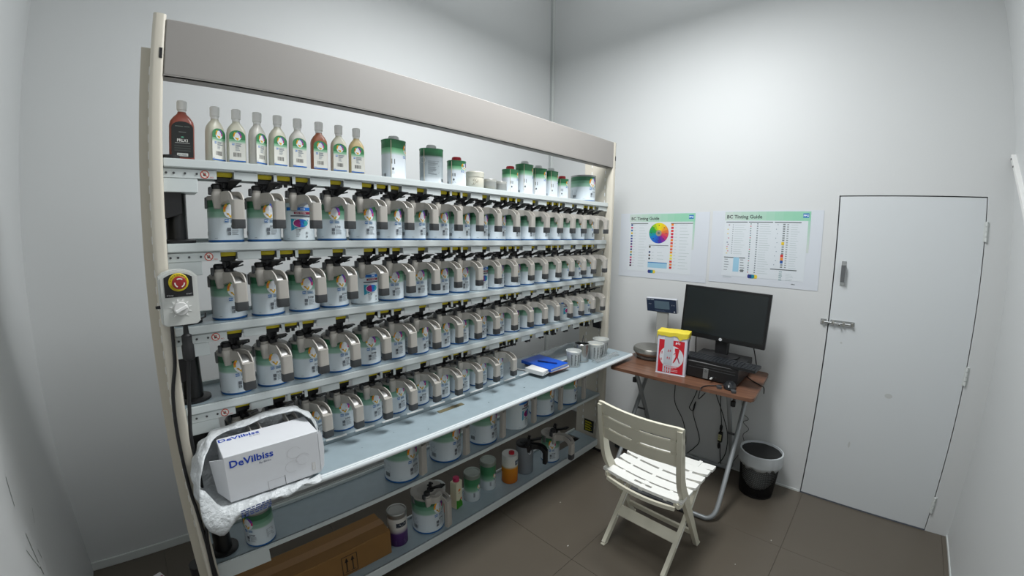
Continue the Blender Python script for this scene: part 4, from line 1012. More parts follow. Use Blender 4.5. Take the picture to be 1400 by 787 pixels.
# ================================================================== DESK CORNER
DZ = 0.735
def wood():
    m = bpy.data.materials.new('red_brown_veneer'); m.use_nodes = True
    nt = m.node_tree; b = nt.nodes['Principled BSDF']; tc = nt.nodes.new('ShaderNodeTexCoord'); mp = nt.nodes.new('ShaderNodeMapping')
    mp.inputs['Scale'].default_value = (22, 1.6, 8); nt.links.new(tc.outputs['Object'], mp.inputs[0])
    n = nt.nodes.new('ShaderNodeTexNoise'); n.inputs['Scale'].default_value = 3; n.inputs['Detail'].default_value = 6; nt.links.new(mp.outputs[0], n.inputs['Vector'])
    cr = nt.nodes.new('ShaderNodeValToRGB'); cr.color_ramp.elements[0].position = 0.3; cr.color_ramp.elements[1].position = 0.72
    cr.color_ramp.elements[0].color = (*lin((92, 62, 47)), 1); cr.color_ramp.elements[1].color = (*lin((126, 90, 70)), 1)
    nt.links.new(n.outputs['Fac'], cr.inputs[0]); nt.links.new(cr.outputs[0], b.inputs['Base Color']); b.inputs['Roughness'].default_value = 0.35
    return m
WOOD = wood()
RZD = math.radians(4)
desk = thing('folding_desk', 'brown wood-topped folding table with grey tube legs against the wall', 'table', (-0.302, -1.440, 0), RZD)
# local: x towards the wall, y along the wall
b = MB(); b.prism(rrect(0.545, 0.86, 0.035, 5), DZ - 0.020, DZ, WOOD); bld('table_top', b, desk)
for xa in (-0.205, 0.20):
    b = MB(); b.box((xa, -0.41, DZ - 0.045), (xa + 0.015, 0.41, DZ - 0.020), mat('apron_brown', (120, 74, 52), 0.5)); bld('apron', b, desk)
TUBE = mat('grey_tube_enamel', (150, 154, 156), 0.35, 0.35)
def u_frame(xt, xb, y0, y1, r):
    z0 = r
    pts = [(xt, y0, DZ - 0.03)]
    top = Vector((xt, y0, DZ - 0.03)); bot = Vector((xb, y0, z0))
    d = (bot - top)
    for k in range(1, 9): pts.append(tuple(top + d * (0.88 * k / 8)))
    c0 = top + d * 0.90; e0 = bot + Vector((0, (y1 - y0) * 0.10, 0))
    for k in range(1, 6):
        t_ = k / 6; pts.append(tuple((1 - t_) ** 2 * c0 + 2 * t_ * (1 - t_) * bot + t_ * t_ * e0))
    mir = [(p[0], y1 + y0 - p[1], p[2]) for p in pts][::-1]
    return pts + mir
b = MB(); b.tube(u_frame(0.20, -0.385, -0.335, 0.320, 0.0135), 0.0135, TUBE, 12); f1 = bld('leg_frame', b, desk)
b = MB(); b.tube([(-0.385, -0.18, 0.0135), (-0.385, 0.18, 0.0135)], 0.0155, DARK, 12); bld('floor_sleeve', b, f1)
b = MB(); b.tube(u_frame(-0.19, 0.245, -0.285, 0.275, 0.0135), 0.0135, TUBE, 12); f2 = bld('leg_frame', b, desk)
for yy in (-0.31, 0.298):
    b = MB(); b.tube([(-0.03, yy - 0.035, 0.40), (-0.03, yy + 0.035, 0.40)], 0.007, DARK, 8); bld('pivot', b, desk)
    b = MB(); b.tube([(-0.15, yy, 0.64), (-0.05, yy + 0.004, 0.70), (0.03, yy, 0.70)], 0.009, TUBE, 8); b.lathe([(0.013, 0), (0.013, 0.03)], BLACK, 10, (-0.155, yy, 0.625)); bld('folding_stay', b, desk)

# scale: pan base, column and display
t = thing('weighing_scale', 'paint weighing scale with round steel pan and upright display', 'scale', (-0.235, -1.135, DZ), 0)
b = MB(); b.lathe([(0.085, 0.002), (0.092, 0.008), (0.092, 0.022), (0.085, 0.026), (0, 0.026)], mat('scale_base_grey', (120, 120, 118), 0.45), 36); b.box((0.02, -0.05, 0.002), (0.16, 0.035, 0.022), MATS['scale_base_grey'], bevel=0.004); bld('base', b, t)
b = MB(); b.lathe([(0.06, 0.026), (0.100, 0.030), (0.116, 0.048), (0.116, 0.066), (0.108, 0.078), (0.103, 0.080), (0, 0.080)], STEEL, 40); bld('pan', b, t)
b = MB(); b.box((0.115, -0.060, 0.0), (0.135, 0.024, 0.330), mat('scale_post_grey', (158, 158, 154), 0.45), bevel=0.004); bld('column', b, t)
Mh = Matrix.Translation((0.112, -0.014, 0.363)) @ Matrix.Rotation(math.radians(-12), 4, 'Y') @ Matrix.Rotation(math.radians(-2), 4, 'X')
b = MB(); b.box((-0.012, -0.112, -0.052), (0.014, 0.112, 0.052), mat('display_shell', (186, 190, 196), 0.4), Mh, bevel=0.004); dh = bld('display_head', b, t)
b = MB(); b.box((-0.0135, -0.109, -0.049), (-0.0115, 0.109, 0.049), mat('display_navy', (34, 48, 74), 0.3), Mh, bevel=0.0005); bld('front_panel', b, dh)
b = MB(); b.box((-0.0145, -0.060, -0.024), (-0.0130, 0.050, 0.034), mat('lcd_grey', (92, 112, 126), 0.15), Mh); bld('screen', b, dh)
P = Print(); W = (206, 214, 222)
P.lines(-0.104, 0.039, 0.026, 1, 0.003, 0.0035, W, 0, 0); P.lines(-0.074, 0.039, 0.022, 1, 0.003, 0.0035, W, 0, 0)
for u in (-0.092, -0.080, 0.076, 0.090): P.text(u, 0.004, 0.008, '0' if u < 0 else 'T', W)
P.ellipse(0.094, -0.038, 0.005, 0.005, W, n=10); P.lines(-0.05, -0.036, 0.09, 2, 0.006, 0.002, (96, 110, 136))
obj('panel_print', P.mesh('p', lambda u, v, l: tuple(Mh @ Vector((-0.0142 - l, -u, v)))), dh)

# red tin with taped yellow top
t = thing('thinner_tin', 'red and white rectangular tin with yellow taped top on the desk', 'tin', (-0.425, -1.375, DZ), math.radians(12))
# local -x is the broad face towards the room
TW, TD, TH = 0.180, 0.110, 0.262
b = MB(); rows = []
for z, k in ((0, 1), (0.003, 1.0), (0.004, 0.985), (TH - 0.004, 0.985), (TH - 0.003, 1.0), (TH, 1.0)):
    rows.append([(x * k, y * k, z) for x, y in rrect(TD, TW, 0.008, 3)])
b.loft(rows, mat('lavender_white_tin', (214, 214, 226), 0.35)); bo = bld('body', b, t)
P = Print(); hw = TW / 2
RD = (196, 30, 46)
P.rect(-hw + 0.014, 0.010, hw - 0.016, TH - 0.045, RD)
P.ellipse(0.002, 0.112, 0.071, 0.071, (214, 216, 222), L1, n=36)
P.rect(-hw + 0.046, 0.060, -hw + 0.098, TH - 0.022, (186, 192, 200), L2)
for u, w_, z1 in ((-hw + 0.044, 0.010, 0.012), (-hw + 0.058, 0.008, 0.004), (-hw + 0.072, 0.007, 0.014), (-hw + 0.086, 0.006, 0.006)): P.rect(u, z1, u + w_, 0.064, (190, 196, 204), L2)
P.rect(0.020, 0.150, 0.046, 0.170, RD, L2); P.poly([(0.022, 0.150), (0.044, 0.150), (0.040, 0.112), (0.026, 0.116)], RD, L2)
P.poly([(0.026, 0.118), (0.036, 0.114), (0.024, 0.086), (0.014, 0.074), (0.012, 0.080)], RD, L2); P.poly([(0.034, 0.116), (0.042, 0.114), (0.054, 0.080), (0.048, 0.078)], (150, 60, 100), L2); P.poly([(0.014, 0.134), (0.024, 0.146), (0.022, 0.136), (0.014, 0.126)], RD, L2)
for (u, v) in ((-0.060, 0.135), (-0.062, 0.092), (-0.022, 0.150), (-0.010, 0.152), (-0.026, 0.105), (-0.014, 0.103)):
    P.rect(u, v, u + 0.008, v + 0.003, RD, L3); P.rect(u + 0.003, v - 0.007, u + 0.006, v + 0.008, RD, L3); P.rect(u - 0.001, v - 0.007, u + 0.009, v - 0.005, RD, L3)
P.poly([(0.020, 0.196), (0.024, 0.210), (0.034, 0.205), (0.030, 0.196)], (226, 214, 220), L1); P.rect(0.036, 0.198, 0.040, 0.212, (226, 214, 220), L1); P.rect(0.043, 0.196, 0.048, 0.206, (226, 214, 220), L1); P.lines(-0.028, 0.052, 0.075, 2, 0.008, 0.004, (214, 120, 130), L2, 0.2); P.lines(-0.035, 0.030, 0.085, 2, 0.008, 0.003, (226, 190, 196), L2, 0.3)
obj('label_print', P.mesh('p', on_plane((-TD / 2 * 0.985 - 0.0004, 0, 0), (0, -1, 0), (0, 0, 1))), bo)
P = Print(); P.rect(-0.02, 0.06, 0.012, TH - 0.04, (60, 44, 84)); P.lines(-0.014, 0.19, 0.02, 10, 0.012, 0.004, (170, 166, 186), L1)
obj('side_print', P.mesh('p', on_plane((0, -TW / 2 * 0.985 - 0.0004, 0), (1, 0, 0), (0, 0, 1))), bo)
rows = []; rnd = random.Random(5)
base = rrect(TD + 0.006, TW + 0.006, 0.010, 3)
TAPE = mat('yellow_tape', (226, 206, 62), 0.55)
b = MB()
dense = []
for i in range(len(base)):
    p, q = Vector((*base[i], 0)), Vector((*base[(i + 1) % len(base)], 0))
    n_ = max(1, int((q - p).length / 0.018))
    for k in range(n_): dense.append(p.lerp(q, k / n_))
rows.append([Vector((p.x, p.y, TH - 0.016 - rnd.random() * 0.014 - (0.022 if (i * 7) % 9 == 0 else 0))) for i, p in enumerate(dense)])
rows.append([Vector((p.x * 1.01, p.y * 1.01, TH - 0.010 + rnd.uniform(-0.003, 0.003))) for p in dense])
rows.append([Vector((p.x * 1.0, p.y * 1.0, TH + 0.003 + rnd.uniform(-0.001, 0.002))) for p in dense])
rows.append([Vector((p.x * 0.6, p.y * 0.6, TH + 0.004 + rnd.uniform(0, 0.004))) for p in dense])
rows.append([Vector((p.x * 0.05, p.y * 0.05, TH + 0.006)) for p in dense])
b.grid(rows, TAPE, True, False, True); bld('tape_cover', b, t, smooth=0.4)

# desktop computer
PCB = mat('pc_black', (24, 25, 27), 0.4)
t = thing('desktop_computer', 'black slim desktop computer lying flat under the monitor', 'computer', (-0.252, -1.605, DZ), math.radians(1))
b = MB(); b.box((-0.165, -0.155, 0.004), (0.165, 0.155, 0.104), PCB, bevel=0.003)
for x in (-0.14, 0.14):
    for y in (-0.13, 0.13): b.box((x - 0.012, y - 0.012, 0), (x + 0.012, y + 0.012, 0.005), BLACK)
bo = bld('case', b, t)
b = MB(); b.box((-0.169, -0.153, 0.006), (-0.164, 0.153, 0.102), BLACK, bevel=0.002); fr = bld('front_panel', b, t)
b = MB(); b.box((-0.1705, -0.140, 0.066), (-0.168, 0.130, 0.069), DARK); b.box((-0.1705, -0.140, 0.082), (-0.168, 0.085, 0.084), DARK); bld('drive_slot', b, fr)
b = MB(); b.box((-0.1725, 0.010, 0.010), (-0.168, 0.040, 0.072), mat('pc_grey', (110, 112, 112), 0.4), bevel=0.001); bld('power_plate', b, fr)
P = Print(); P.ellipse(-0.025, 0.054, 0.006, 0.006, (30, 32, 34), 0, r0=0.7, n=12); P.rect(-0.026, 0.054, -0.024, 0.062, (30, 32, 34)); P.ellipse(0.0, 0.03, 0.004, 0.004, (60, 64, 66)); P.ellipse(0.022, 0.03, 0.004, 0.004, (60, 64, 66)); P.ellipse(0.036, 0.03, 0.004, 0.004, (60, 64, 66))
obj('port_print', P.mesh('p', on_plane((-0.1728, 0, 0), (0, -1, 0), (0, 0, 1))), fr)
b = MB(); b.box((-0.20, -0.020, 0.020), (-0.1725, -0.008, 0.028), GREYP, bevel=0.002); bld('usb_dongle', b, fr)

# monitor on the computer
t = thing('monitor', 'black widescreen monitor with round logo on the desktop computer', 'monitor', (-0.195, -1.595, DZ + 0.1045), math.radians(0))
b = MB(); b.prism(rrect(0.155, 0.21, 0.05, 5), 0.0, 0.010, BLACK); b.lathe([(0.05, 0.010), (0.035, 0.016), (0, 0.017)], BLACK, 24); bld('base', b, t)
b = MB(); b.box((-0.012, -0.040, 0.010), (0.028, 0.040, 0.20), BLACK, bevel=0.006); bld('neck', b, t)
Mm = Matrix.Translation((-0.020, 0, 0.262)) @ Matrix.Rotation(math.radians(3), 4, 'Y') @ Matrix.Rotation(math.radians(1.5), 4, 'X')
b = MB(); b.box((-0.004, -0.258, -0.165), (0.020, 0.258, 0.165), mat('bezel_black', (17, 18, 19), 0.35), Mm, bevel=0.003); b.box((0.015, -0.18, -0.11), (0.042, 0.18, 0.11), BLACK, Mm, bevel=0.01); sh = bld('screen_shell', b, t)
b = MB(); b.box((-0.0052, -0.243, -0.137), (-0.0036, 0.243, 0.151), mat('dark_lcd', (30, 35, 36), 0.22), Mm); bld('screen', b, sh)
P = Print(); P.ellipse(0, -0.152, 0.0095, 0.0095, (214, 216, 218), n=20); P.text(-0.0052, -0.1555, 0.0072, 'hp', (30, 32, 34), L1, w=0.010)
obj('logo', P.mesh('p', lambda u, v, l: tuple(Mm @ Vector((-0.0048 - l, -u, v)))), sh)

# keyboard
t = thing('keyboard', 'black full-size keyboard resting on the desktop computer', 'keyboard', (-0.350, -1.640, DZ + 0.1052), math.radians(-2))
b = MB(); b.prism(rrect(0.135, 0.43, 0.008, 3), 0.0, 0.013, mat('keyboard_black', (30, 32, 35), 0.45)); kb = bld('keyboard_body', b, t)
b = MB()
for r_ in range(6):
    x = 0.052 - r_ * 0.0205 - (0.004 if r_ else 0)
    y = 0.205
    while y > -0.205:
        w = 0.0165
        if -0.10 < y - w / 2 - 0.0 < -0.088 or -0.142 < y - w / 2 < -0.134: y -= 0.006; continue
        if r_ == 5 and 0.03 < y < 0.12: w = 0.085
        b.box((x - 0.0165, y - w, 0.013), (x, y, 0.018), mat('key_black', (38, 41, 45), 0.4)); y -= w + 0.003
bld('keys', b, t)['kind'] = 'stuff'
# mouse and bits
t = thing('computer_mouse', 'small black computer mouse on the desk edge', 'mouse', (-0.452, -1.735, DZ), math.radians(10)); t.scale = (1.2, 1.2, 1.2)
b = MB(); rows = []
for z, k in ((0, 0.9), (0.006, 1.0), (0.016, 0.94), (0.026, 0.70), (0.031, 0.35), (0.032, 0.05)):
    rows.append([(0.045 * k * math.cos(a) - 0.004 * z / 0.03, 0.029 * k * math.sin(a), z) for a in [2 * PI * i / 24 for i in range(24)]])
b.loft(rows, mat('mouse_black', (36, 38, 41), 0.28)); bld('shell', b, t)
b = MB(); b.tube([(-0.030, 0, 0.022), (-0.018, 0, 0.029)], 0.004, DARK, 8); bld('scroll_wheel', b, t)
for x, y, lab in ((-0.500, -1.690, 'small black plastic receiver beside the mouse'), (-0.512, -1.772, 'black cable end lying in front of the mouse')):
    b = MB(); b.prism(rrect(0.036, 0.026, 0.008, 3), 0, 0.012, DARK, Matrix.Translation((x, y, DZ + 0.0004)) @ Matrix.Rotation(0.5, 4, 'Z')); o = bld('usb_plug', b); tag(o, lab, 'plug')

# cables
def cable(label, pts, r=0.003, name='cable'):
    b = MB(); b.tube(catmull(pts, 6), r, BLACK, 7); o = bld(name, b); return tag(o, label, 'cable')
XW = -0.02
cable('black cable looping from the desk edge to the mouse', [(-0.47, -1.715, DZ + 0.02), (-0.495, -1.66, DZ + 0.006), (-0.520, -1.63, DZ + 0.005), (-0.565, -1.615, DZ + 0.004), (-0.590, -1.615, DZ - 0.01), (-0.585, -1.61, DZ - 0.06), (-0.45, -1.60, DZ - 0.07)])
cable('black cable trailing from the computer over the desk end', [(-0.085, -1.66, DZ + 0.012), (-0.10, -1.72, DZ + 0.005), (-0.20, -1.77, DZ + 0.004), (-0.26, -1.82, DZ + 0.004), (-0.30, -1.868, DZ + 0.004), (-0.305, -1.885, DZ - 0.004), (-0.30, -1.888, DZ - 0.04)])
cable('black cable hanging from the monitor back towards the keyboard end', [(-0.165, -1.735, DZ + 0.27), (-0.15, -1.765, DZ + 0.20), (-0.12, -1.785, DZ + 0.10), (-0.10, -1.79, DZ + 0.03), (-0.09, -1.76, DZ + 0.006)], 0.0035)
cable('black cable hanging from the monitor back beside the red tin', [(-0.165, -1.43, DZ + 0.27), (-0.14, -1.41, DZ + 0.19), (-0.10, -1.40, DZ + 0.08), (-0.09, -1.40, DZ + 0.006)], 0.0035)
cable('black cable hanging straight down the wall under the red tin', [(XW, -1.245, 0.70), (XW, -1.246, 0.50), (XW, -1.255, 0.37), (XW, -1.327, 0.25), (XW, -1.362, 0.12), (XW, -1.365, 0.02), (XW - 0.03, -1.40, 0.004), (XW - 0.08, -1.50, 0.004)])
cable('black cable with a knot bowing out along the wall below the computer', [(XW, -1.41, 0.70), (XW, -1.409, 0.52), (XW, -1.375, 0.40), (XW, -1.365, 0.36), (XW, -1.395, 0.35), (XW, -1.405, 0.42), (XW, -1.395, 0.33), (XW, -1.46, 0.15), (XW, -1.43, 0.07), (XW, -1.40, 0.03), (XW - 0.05, -1.38, 0.004)])
cable('black cable curving down behind the desk leg frame', [(XW, -1.52, 0.70), (XW, -1.523, 0.56), (XW, -1.60, 0.38), (XW, -1.645, 0.25), (XW, -1.65, 0.12), (XW, -1.62, 0.03), (XW - 0.03, -1.58, 0.004)])
cable('thin black wire squiggling down the wall above the waste bin', [(XW, -1.70, 0.68), (XW, -1.718, 0.455), (XW, -1.765, 0.40), (XW, -1.735, 0.37), (XW, -1.775, 0.33), (XW, -1.745, 0.28), (XW, -1.76, 0.20), (XW - 0.01, -1.70, 0.05), (XW - 0.02, -1.68, 0.004)], 0.0018)
t = thing('inline_adapter', 'small black power adapter hanging on its cable under the desk', 'adapter', (XW - 0.006, -1.60, 0))
b = MB(); b.tube(catmull([(0, 0.026, 0.70), (0, 0.026, 0.49), (0, 0.003, 0.33), (0, 0, 0.28)]), 0.003, BLACK, 7); b.tube(catmull([(0, -0.008, 0.16), (0, -0.014, 0.10), (0, -0.03, 0.02), (-0.02, -0.06, 0.004)]), 0.003, BLACK, 7); bld('cord', b, t)
b = MB(); b.box((-0.010, -0.016, 0.18), (0.012, 0.012, 0.255), BLACK, bevel=0.004); ad = bld('adapter_block', b, t)
b = MB(); b.lathe([(0.004, 0.255), (0.010, 0.275), (0.010, 0.30), (0.004, 0.31)], BLACK, 8); bld('strain_relief', b, t); b = MB(); b.lathe([(0.004, 0.13), (0.010, 0.145), (0.010, 0.165), (0.004, 0.18)], BLACK, 8); bld('strain_relief', b, t)
P = Print(); P.rect(-0.010, 0.195, 0.012, 0.24, (206, 204, 150)); P.lines(-0.007, 0.232, 0.015, 4, 0.009, 0.003, (60, 60, 50), L1); obj('rating_print', P.mesh('p', on_plane((-0.0104, 0, 0), (0, -1, 0), (0, 0, 1))), ad)
# dark box on the floor behind the chair
t = thing('battery_backup', 'dark grey box on the floor between the rack and the desk legs', 'box', (-0.20, -0.985, 0), 0.05)
b = MB(); b.box((-0.10, -0.055, 0.0), (0.10, 0.055, 0.105), mat('ups_dark', (52, 56, 58), 0.5), bevel=0.006); bo = bld('case', b, t)
b = MB(); b.box((-0.1015, -0.045, 0.02), (-0.0985, 0.045, 0.09), BLACK, bevel=0.002); bld('front_panel', b, t)

# ---- posters
def poster(label, y0, y1, z0, z1, second):
    t = thing('tinting_guide_poster', label, 'poster', (0, 0, 0), 0, 'tinting guides on the wall')
    b = MB(); W, H = y0 - y1, z1 - z0
    n = 6; rows = []
    for i in range(n + 1):
        rows.append([Vector((-0.0015 - 0.002 * (1 if i in (0, n) else 0) * (j == 0), y0 - W * i / n, z0 + H * j / 4)) for j in range(5)])
    back = [[p + Vector((0.001, 0, 0)) for p in r] for r in rows]
    b.box((-0.0022, y1, z0), (-0.0008, y0, z1), mat('poster_paper', (204, 209, 216), 0.4)); sh = bld('sheet', b, t)
    P = Print(); G = (152, 198, 176); K = (50, 56, 56); g1 = (176, 188, 190)
    X = lambda u: u * W
    Y = lambda v: v * H
    gx0, gx1 = (0.115, 0.855)
    if second: gx0, gx1 = 0.125, 0.895
    for k in range(10):
        a = gx0 + (gx1 - gx0) * k / 10; c = tuple(int(206 - (206 - q) * min(1, 0.25 + k * 0.10)) for q in (140, 196, 168))
        P.rect(X(a), Y(0.865), X(a + (gx1 - gx0) / 10), Y(0.985), c)
    for k in range(8): P.rect(X(gx1 - 0.02), Y(0.865 - 0.05 * (k + 1)), X(gx1), Y(0.865 - 0.05 * k), tuple(int(206 - (206 - q) * (0.7 - 0.08 * k)) for q in (140, 196, 168)))
    P.rect(X(gx0), Y(0.10), X(gx1 - 0.02), Y(0.865), (208, 214, 219))
    P.text(X(gx0 + 0.02), Y(0.895), Y(0.045), 'BC Tinting Guide', K, L1, w=X(0.33), bold=True)
    logo_ppg(P, X(gx1 - 0.065), Y(0.905), Y(0.055), L1)
    if not second:
        P.rect(X(0.13), Y(0.835), X(0.34), Y(0.846), (96, 106, 104), L1); P.rect(X(0.60), Y(0.835), X(0.835), Y(0.846), (96, 106, 104), L1)
        cols1 = [(30, 60, 120), (180, 40, 100), (20, 90, 150), (200, 170, 30), (20, 90, 150), (50, 60, 140), (70, 50, 130), (60, 40, 110), (150, 30, 110), (30, 50, 110), (170, 150, 30), (20, 120, 140), (190, 40, 90), (130, 30, 100), (100, 20, 80), (60, 20, 50)]
        for k, c in enumerate(cols1):
            z = 0.805 - k * 0.0425; P.rect(X(0.135), Y(z), X(0.158), Y(z + 0.026), c, L1); P.lines(X(0.168), Y(z + 0.012), X(0.03), 1, 1, 0.003, g1, L1); P.lines(X(0.235), Y(z + 0.008), X(0.10), 1, 1, 0.003, g1, L1)
        cols2 = [(220, 120, 30), (200, 40, 60), (210, 50, 50), (200, 40, 60), (190, 50, 90), (224, 120, 40), (200, 60, 60), (224, 120, 40), (210, 90, 60), (220, 130, 50), (226, 206, 50), (220, 210, 80), (206, 60, 50), (214, 120, 50), (190, 50, 50)]
        for k, c in enumerate(cols2):
            z = 0.805 - k * 0.0455; P.rect(X(0.605), Y(z), X(0.632), Y(z + 0.032), c, L1); P.lines(X(0.645), Y(z + 0.012), X(0.03), 1, 1, 0.003, g1, L1); P.lines(X(0.70), Y(z + 0.008), X(0.11), 1, 1, 0.003, g1, L1)
        # colour wheel
        cx, cy, rr_ = X(0.468), Y(0.695), Y(0.155)
        hues = [(214, 110, 60), (222, 150, 50), (226, 190, 40), (222, 206, 30), (206, 206, 30), (150, 190, 40), (60, 160, 60), (30, 150, 90), (20, 140, 150), (20, 120, 190), (30, 100, 190), (40, 80, 180), (70, 50, 160), (120, 40, 150), (180, 50, 110), (206, 70, 80)]
        for k, c in enumerate(hues): P.ellipse(cx, cy, rr_, rr_, c, L1, k * 22.5, k * 22.5 + 22.6, 3)
        P.ellipse(cx, cy, rr_ * 0.3, rr_ * 0.3, (150, 140, 120), L2, n=16); P.ellipse(cx, cy, rr_ * 0.12, rr_ * 0.12, (90, 100, 110), L3, n=10)
        for k in range(8): a = k * 0.78; P.ellipse(cx + rr_ * 0.75 * math.cos(a), cy + rr_ * 0.75 * math.sin(a), 0.004, 0.004, (60, 60, 60), L3, n=6)
        P.rect(X(0.36), Y(0.505), X(0.585), Y(0.514), (96, 106, 104), L1)
        for k, c in enumerate([(60, 50, 30), (30, 60, 110), (80, 50, 40), (40, 50, 60)]):
            z = 0.47 - k * 0.05 - (0.03 if k else 0); P.rect(X(0.363), Y(z), X(0.382), Y(z + 0.028), c, L1); P.lines(X(0.40), Y(z + 0.012), X(0.03), 1, 1, 0.003, g1, L1); P.lines(X(0.46), Y(z + 0.01), X(0.09), 1, 1, 0.003, g1, L1)
        P.rect(X(0.358), Y(0.165), X(0.58), Y(0.245), (150, 190, 212), L1); P.rect(X(0.358), Y(0.240), X(0.58), Y(0.252), (50, 120, 180), L2)
        lx, ly = X(0.36), Y(0.105)
    else:
        for a, c in ((0.14, 0.345), (0.355, 0.575), (0.59, 0.82)): P.rect(X(a), Y(0.838), X(c), Y(0.850), (90, 98, 98), L1)
        rc = [(120, 60, 80), (200, 60, 90), (214, 190, 40), (206, 60, 70), (220, 190, 60), (70, 90, 110), (180, 60, 100), (200, 50, 60), (40, 60, 110)]
        for k in range(14):
            z = 0.80 - k * 0.030; 
            if k % 2 == 0 or k > 8: P.rect(X(0.155 + 0.01 * (k % 3 == 0)), Y(z), X(0.168 + 0.01 * (k % 3 == 0)), Y(z + 0.010), rc[k % 9], L1)
            P.rect(X(0.205), Y(z), X(0.213), Y(z + 0.012), (130, 140, 144), L1); P.lines(X(0.225), Y(z), X(0.11), 1, 1, 0.0025, g1, L1)
        for k in range(22):
            z = 0.815 - k * 0.031
            P.rect(X(0.372), Y(z), X(0.382), Y(z + 0.012), [(60, 110, 100), (70, 140, 110), (60, 70, 110), (180, 60, 70), (40, 50, 60)][(k * 3) % 5], L1); P.rect(X(0.432), Y(z), X(0.445), Y(z + 0.014), (120, 128, 134), L1); P.lines(X(0.46), Y(z), X(0.105), 1, 1, 0.0025, g1, L1)
        for k in range(20):
            z = 0.81 - k * 0.029
            P.rect(X(0.665), Y(z), X(0.685), Y(z + 0.016), (110, 118, 120), L1); P.rect(X(0.70), Y(z), X(0.716), Y(z + 0.012), (130, 136, 138), L1); P.lines(X(0.735), Y(z), X(0.08), 1, 1, 0.0025, g1, L1)
            if k % 2 == 0: P.rect(X(0.605 + 0.012 * (k % 4 == 0)), Y(z), X(0.612 + 0.012 * (k % 4 == 0)), Y(z + 0.008), (80, 110, 130), L1)
        for z, c in ((0.555, (222, 190, 40)), (0.395, (200, 50, 50)), (0.355, (222, 130, 50)), (0.315, (30, 80, 150))): P.rect(X(0.66), Y(z), X(0.685), Y(z + 0.036), c, L2)
        P.rect(X(0.14), Y(0.352), X(0.345), Y(0.364), (90, 98, 98), L1); P.rect(X(0.232), Y(0.165), X(0.288), Y(0.362), (150, 192, 214), L2)
        for k in range(5): P.lines(X(0.145), Y(0.325 - k * 0.036), X(0.05), 1, 1, 0.004, (120, 128, 132), L1); P.lines(X(0.298), Y(0.325 - k * 0.036), X(0.045), 1, 1, 0.005, (130, 138, 140), L1)
        P.rect(X(0.305), Y(0.165), X(0.335), Y(0.20), (110, 116, 118), L2)
        P.rect(X(0.58), Y(0.228), X(0.81), Y(0.240), (90, 98, 98), L1); P.lines(X(0.66), Y(0.20), X(0.03), 5, Y(0.026), 0.005, (120, 150, 150), L1); P.lines(X(0.72), Y(0.18), X(0.075), 5, Y(0.02), 0.002, g1, L1)
        P.lines(X(0.14), Y(0.09), X(0.09), 2, Y(0.014), 0.0015, g1, L1); P.text(X(0.775), Y(0.050), Y(0.012), 'PPG', K, L1, w=X(0.03), bold=True)
        lx, ly = X(0.375), Y(0.115)
    for k, c in enumerate([(60, 60, 130), (30, 60, 120), (30, 120, 170), (20, 130, 150), (206, 180, 50), (220, 196, 60)]): P.ellipse(lx + 0.010 + k * 0.0085, ly, 0.009, 0.013, c, L1 + 0.0001 * (k % 2), n=12)
    obj('poster_print', P.mesh('p', on_plane((-0.0023, y0, z0), (0, -1, 0), (0, 0, 1))), sh)
    return t
poster('tinting guide poster with a large colour wheel on the wall', -0.722, -1.396, 1.268, 1.752, False)
poster('tinting guide poster of small swatch lists nearer the door', -1.415, -2.064, 1.285, 1.757, True)

# ---- waste bin
t = thing('waste_bin', 'black wire-mesh waste bin lined with a clear bag beside the door', 'bin', (-0.170, -1.900, 0))
def rad(z): return 0.100 + (0.122 - 0.100) * z / 0.28
WIRE = mat('black_wire', (20, 20, 21), 0.4, 0.2)
b = MB(); b.lathe([(0.098, 0.0), (0.101, 0.003), (0.101, 0.014), (0.097, 0.014), (0.094, 0.004), (0, 0.004)], WIRE, 36); bld('base', b, t); b = MB(); b.lathe([(0.123, 0.272), (0.126, 0.276), (0.123, 0.282), (0.119, 0.278)], WIRE, 36); bld('rim', b, t)
b = MB(); nw = 110; st = 12
for sgn in (-1, 1):
    for i in range(nw):
        rows = []
        for k in range(st + 1):
            z = 0.008 + 0.268 * k / st; a = 2 * PI * i / nw + sgn * 0.6 * k / st
            r = rad(z)
            rows.append([(r * math.cos(a - 0.0075), r * math.sin(a - 0.0075), z), (r * math.cos(a + 0.0075), r * math.sin(a + 0.0075), z)])
        b.grid(rows, WIRE)
o = bld('wire_mesh', b, t, smooth=0); o['kind'] = 'stuff'; md = o.modifiers.new('s', 'SOLIDIFY'); md.thickness = 0.0012
FILM = mat('bin_liner_film', (226, 231, 234), 0.3, trans=0.30)
b = MB(); rows = []; rnd = random.Random(9); N = 56
spec = [(0.126, 0.205, 0.6), (0.131, 0.225, 1.0), (0.129, 0.262, 0.7), (0.127, 0.290, 0.3), (0.119, 0.291, 0.3), (0.112, 0.25, 0.7), (0.104, 0.17, 1.0), (0.090, 0.09, 1.2), (0.06, 0.045, 1.0), (0.01, 0.03, 0.2)]
off = [rnd.uniform(-1, 1) for _ in range(N)]
for r, z, k in spec:
    rows.append([((r + 0.0035 * k * off[(i * 3) % N]) * math.cos(2 * PI * i / N), (r + 0.0035 * k * off[(i * 3) % N]) * math.sin(2 * PI * i / N), z + (0.010 * off[i] if z == 0.205 else 0)) for i in range(N)])
b.grid(rows, FILM, True, False, True); o = bld('liner_bag', b, t, smooth=0.8); md = o.modifiers.new('s', 'SOLIDIFY'); md.thickness = 0.0008

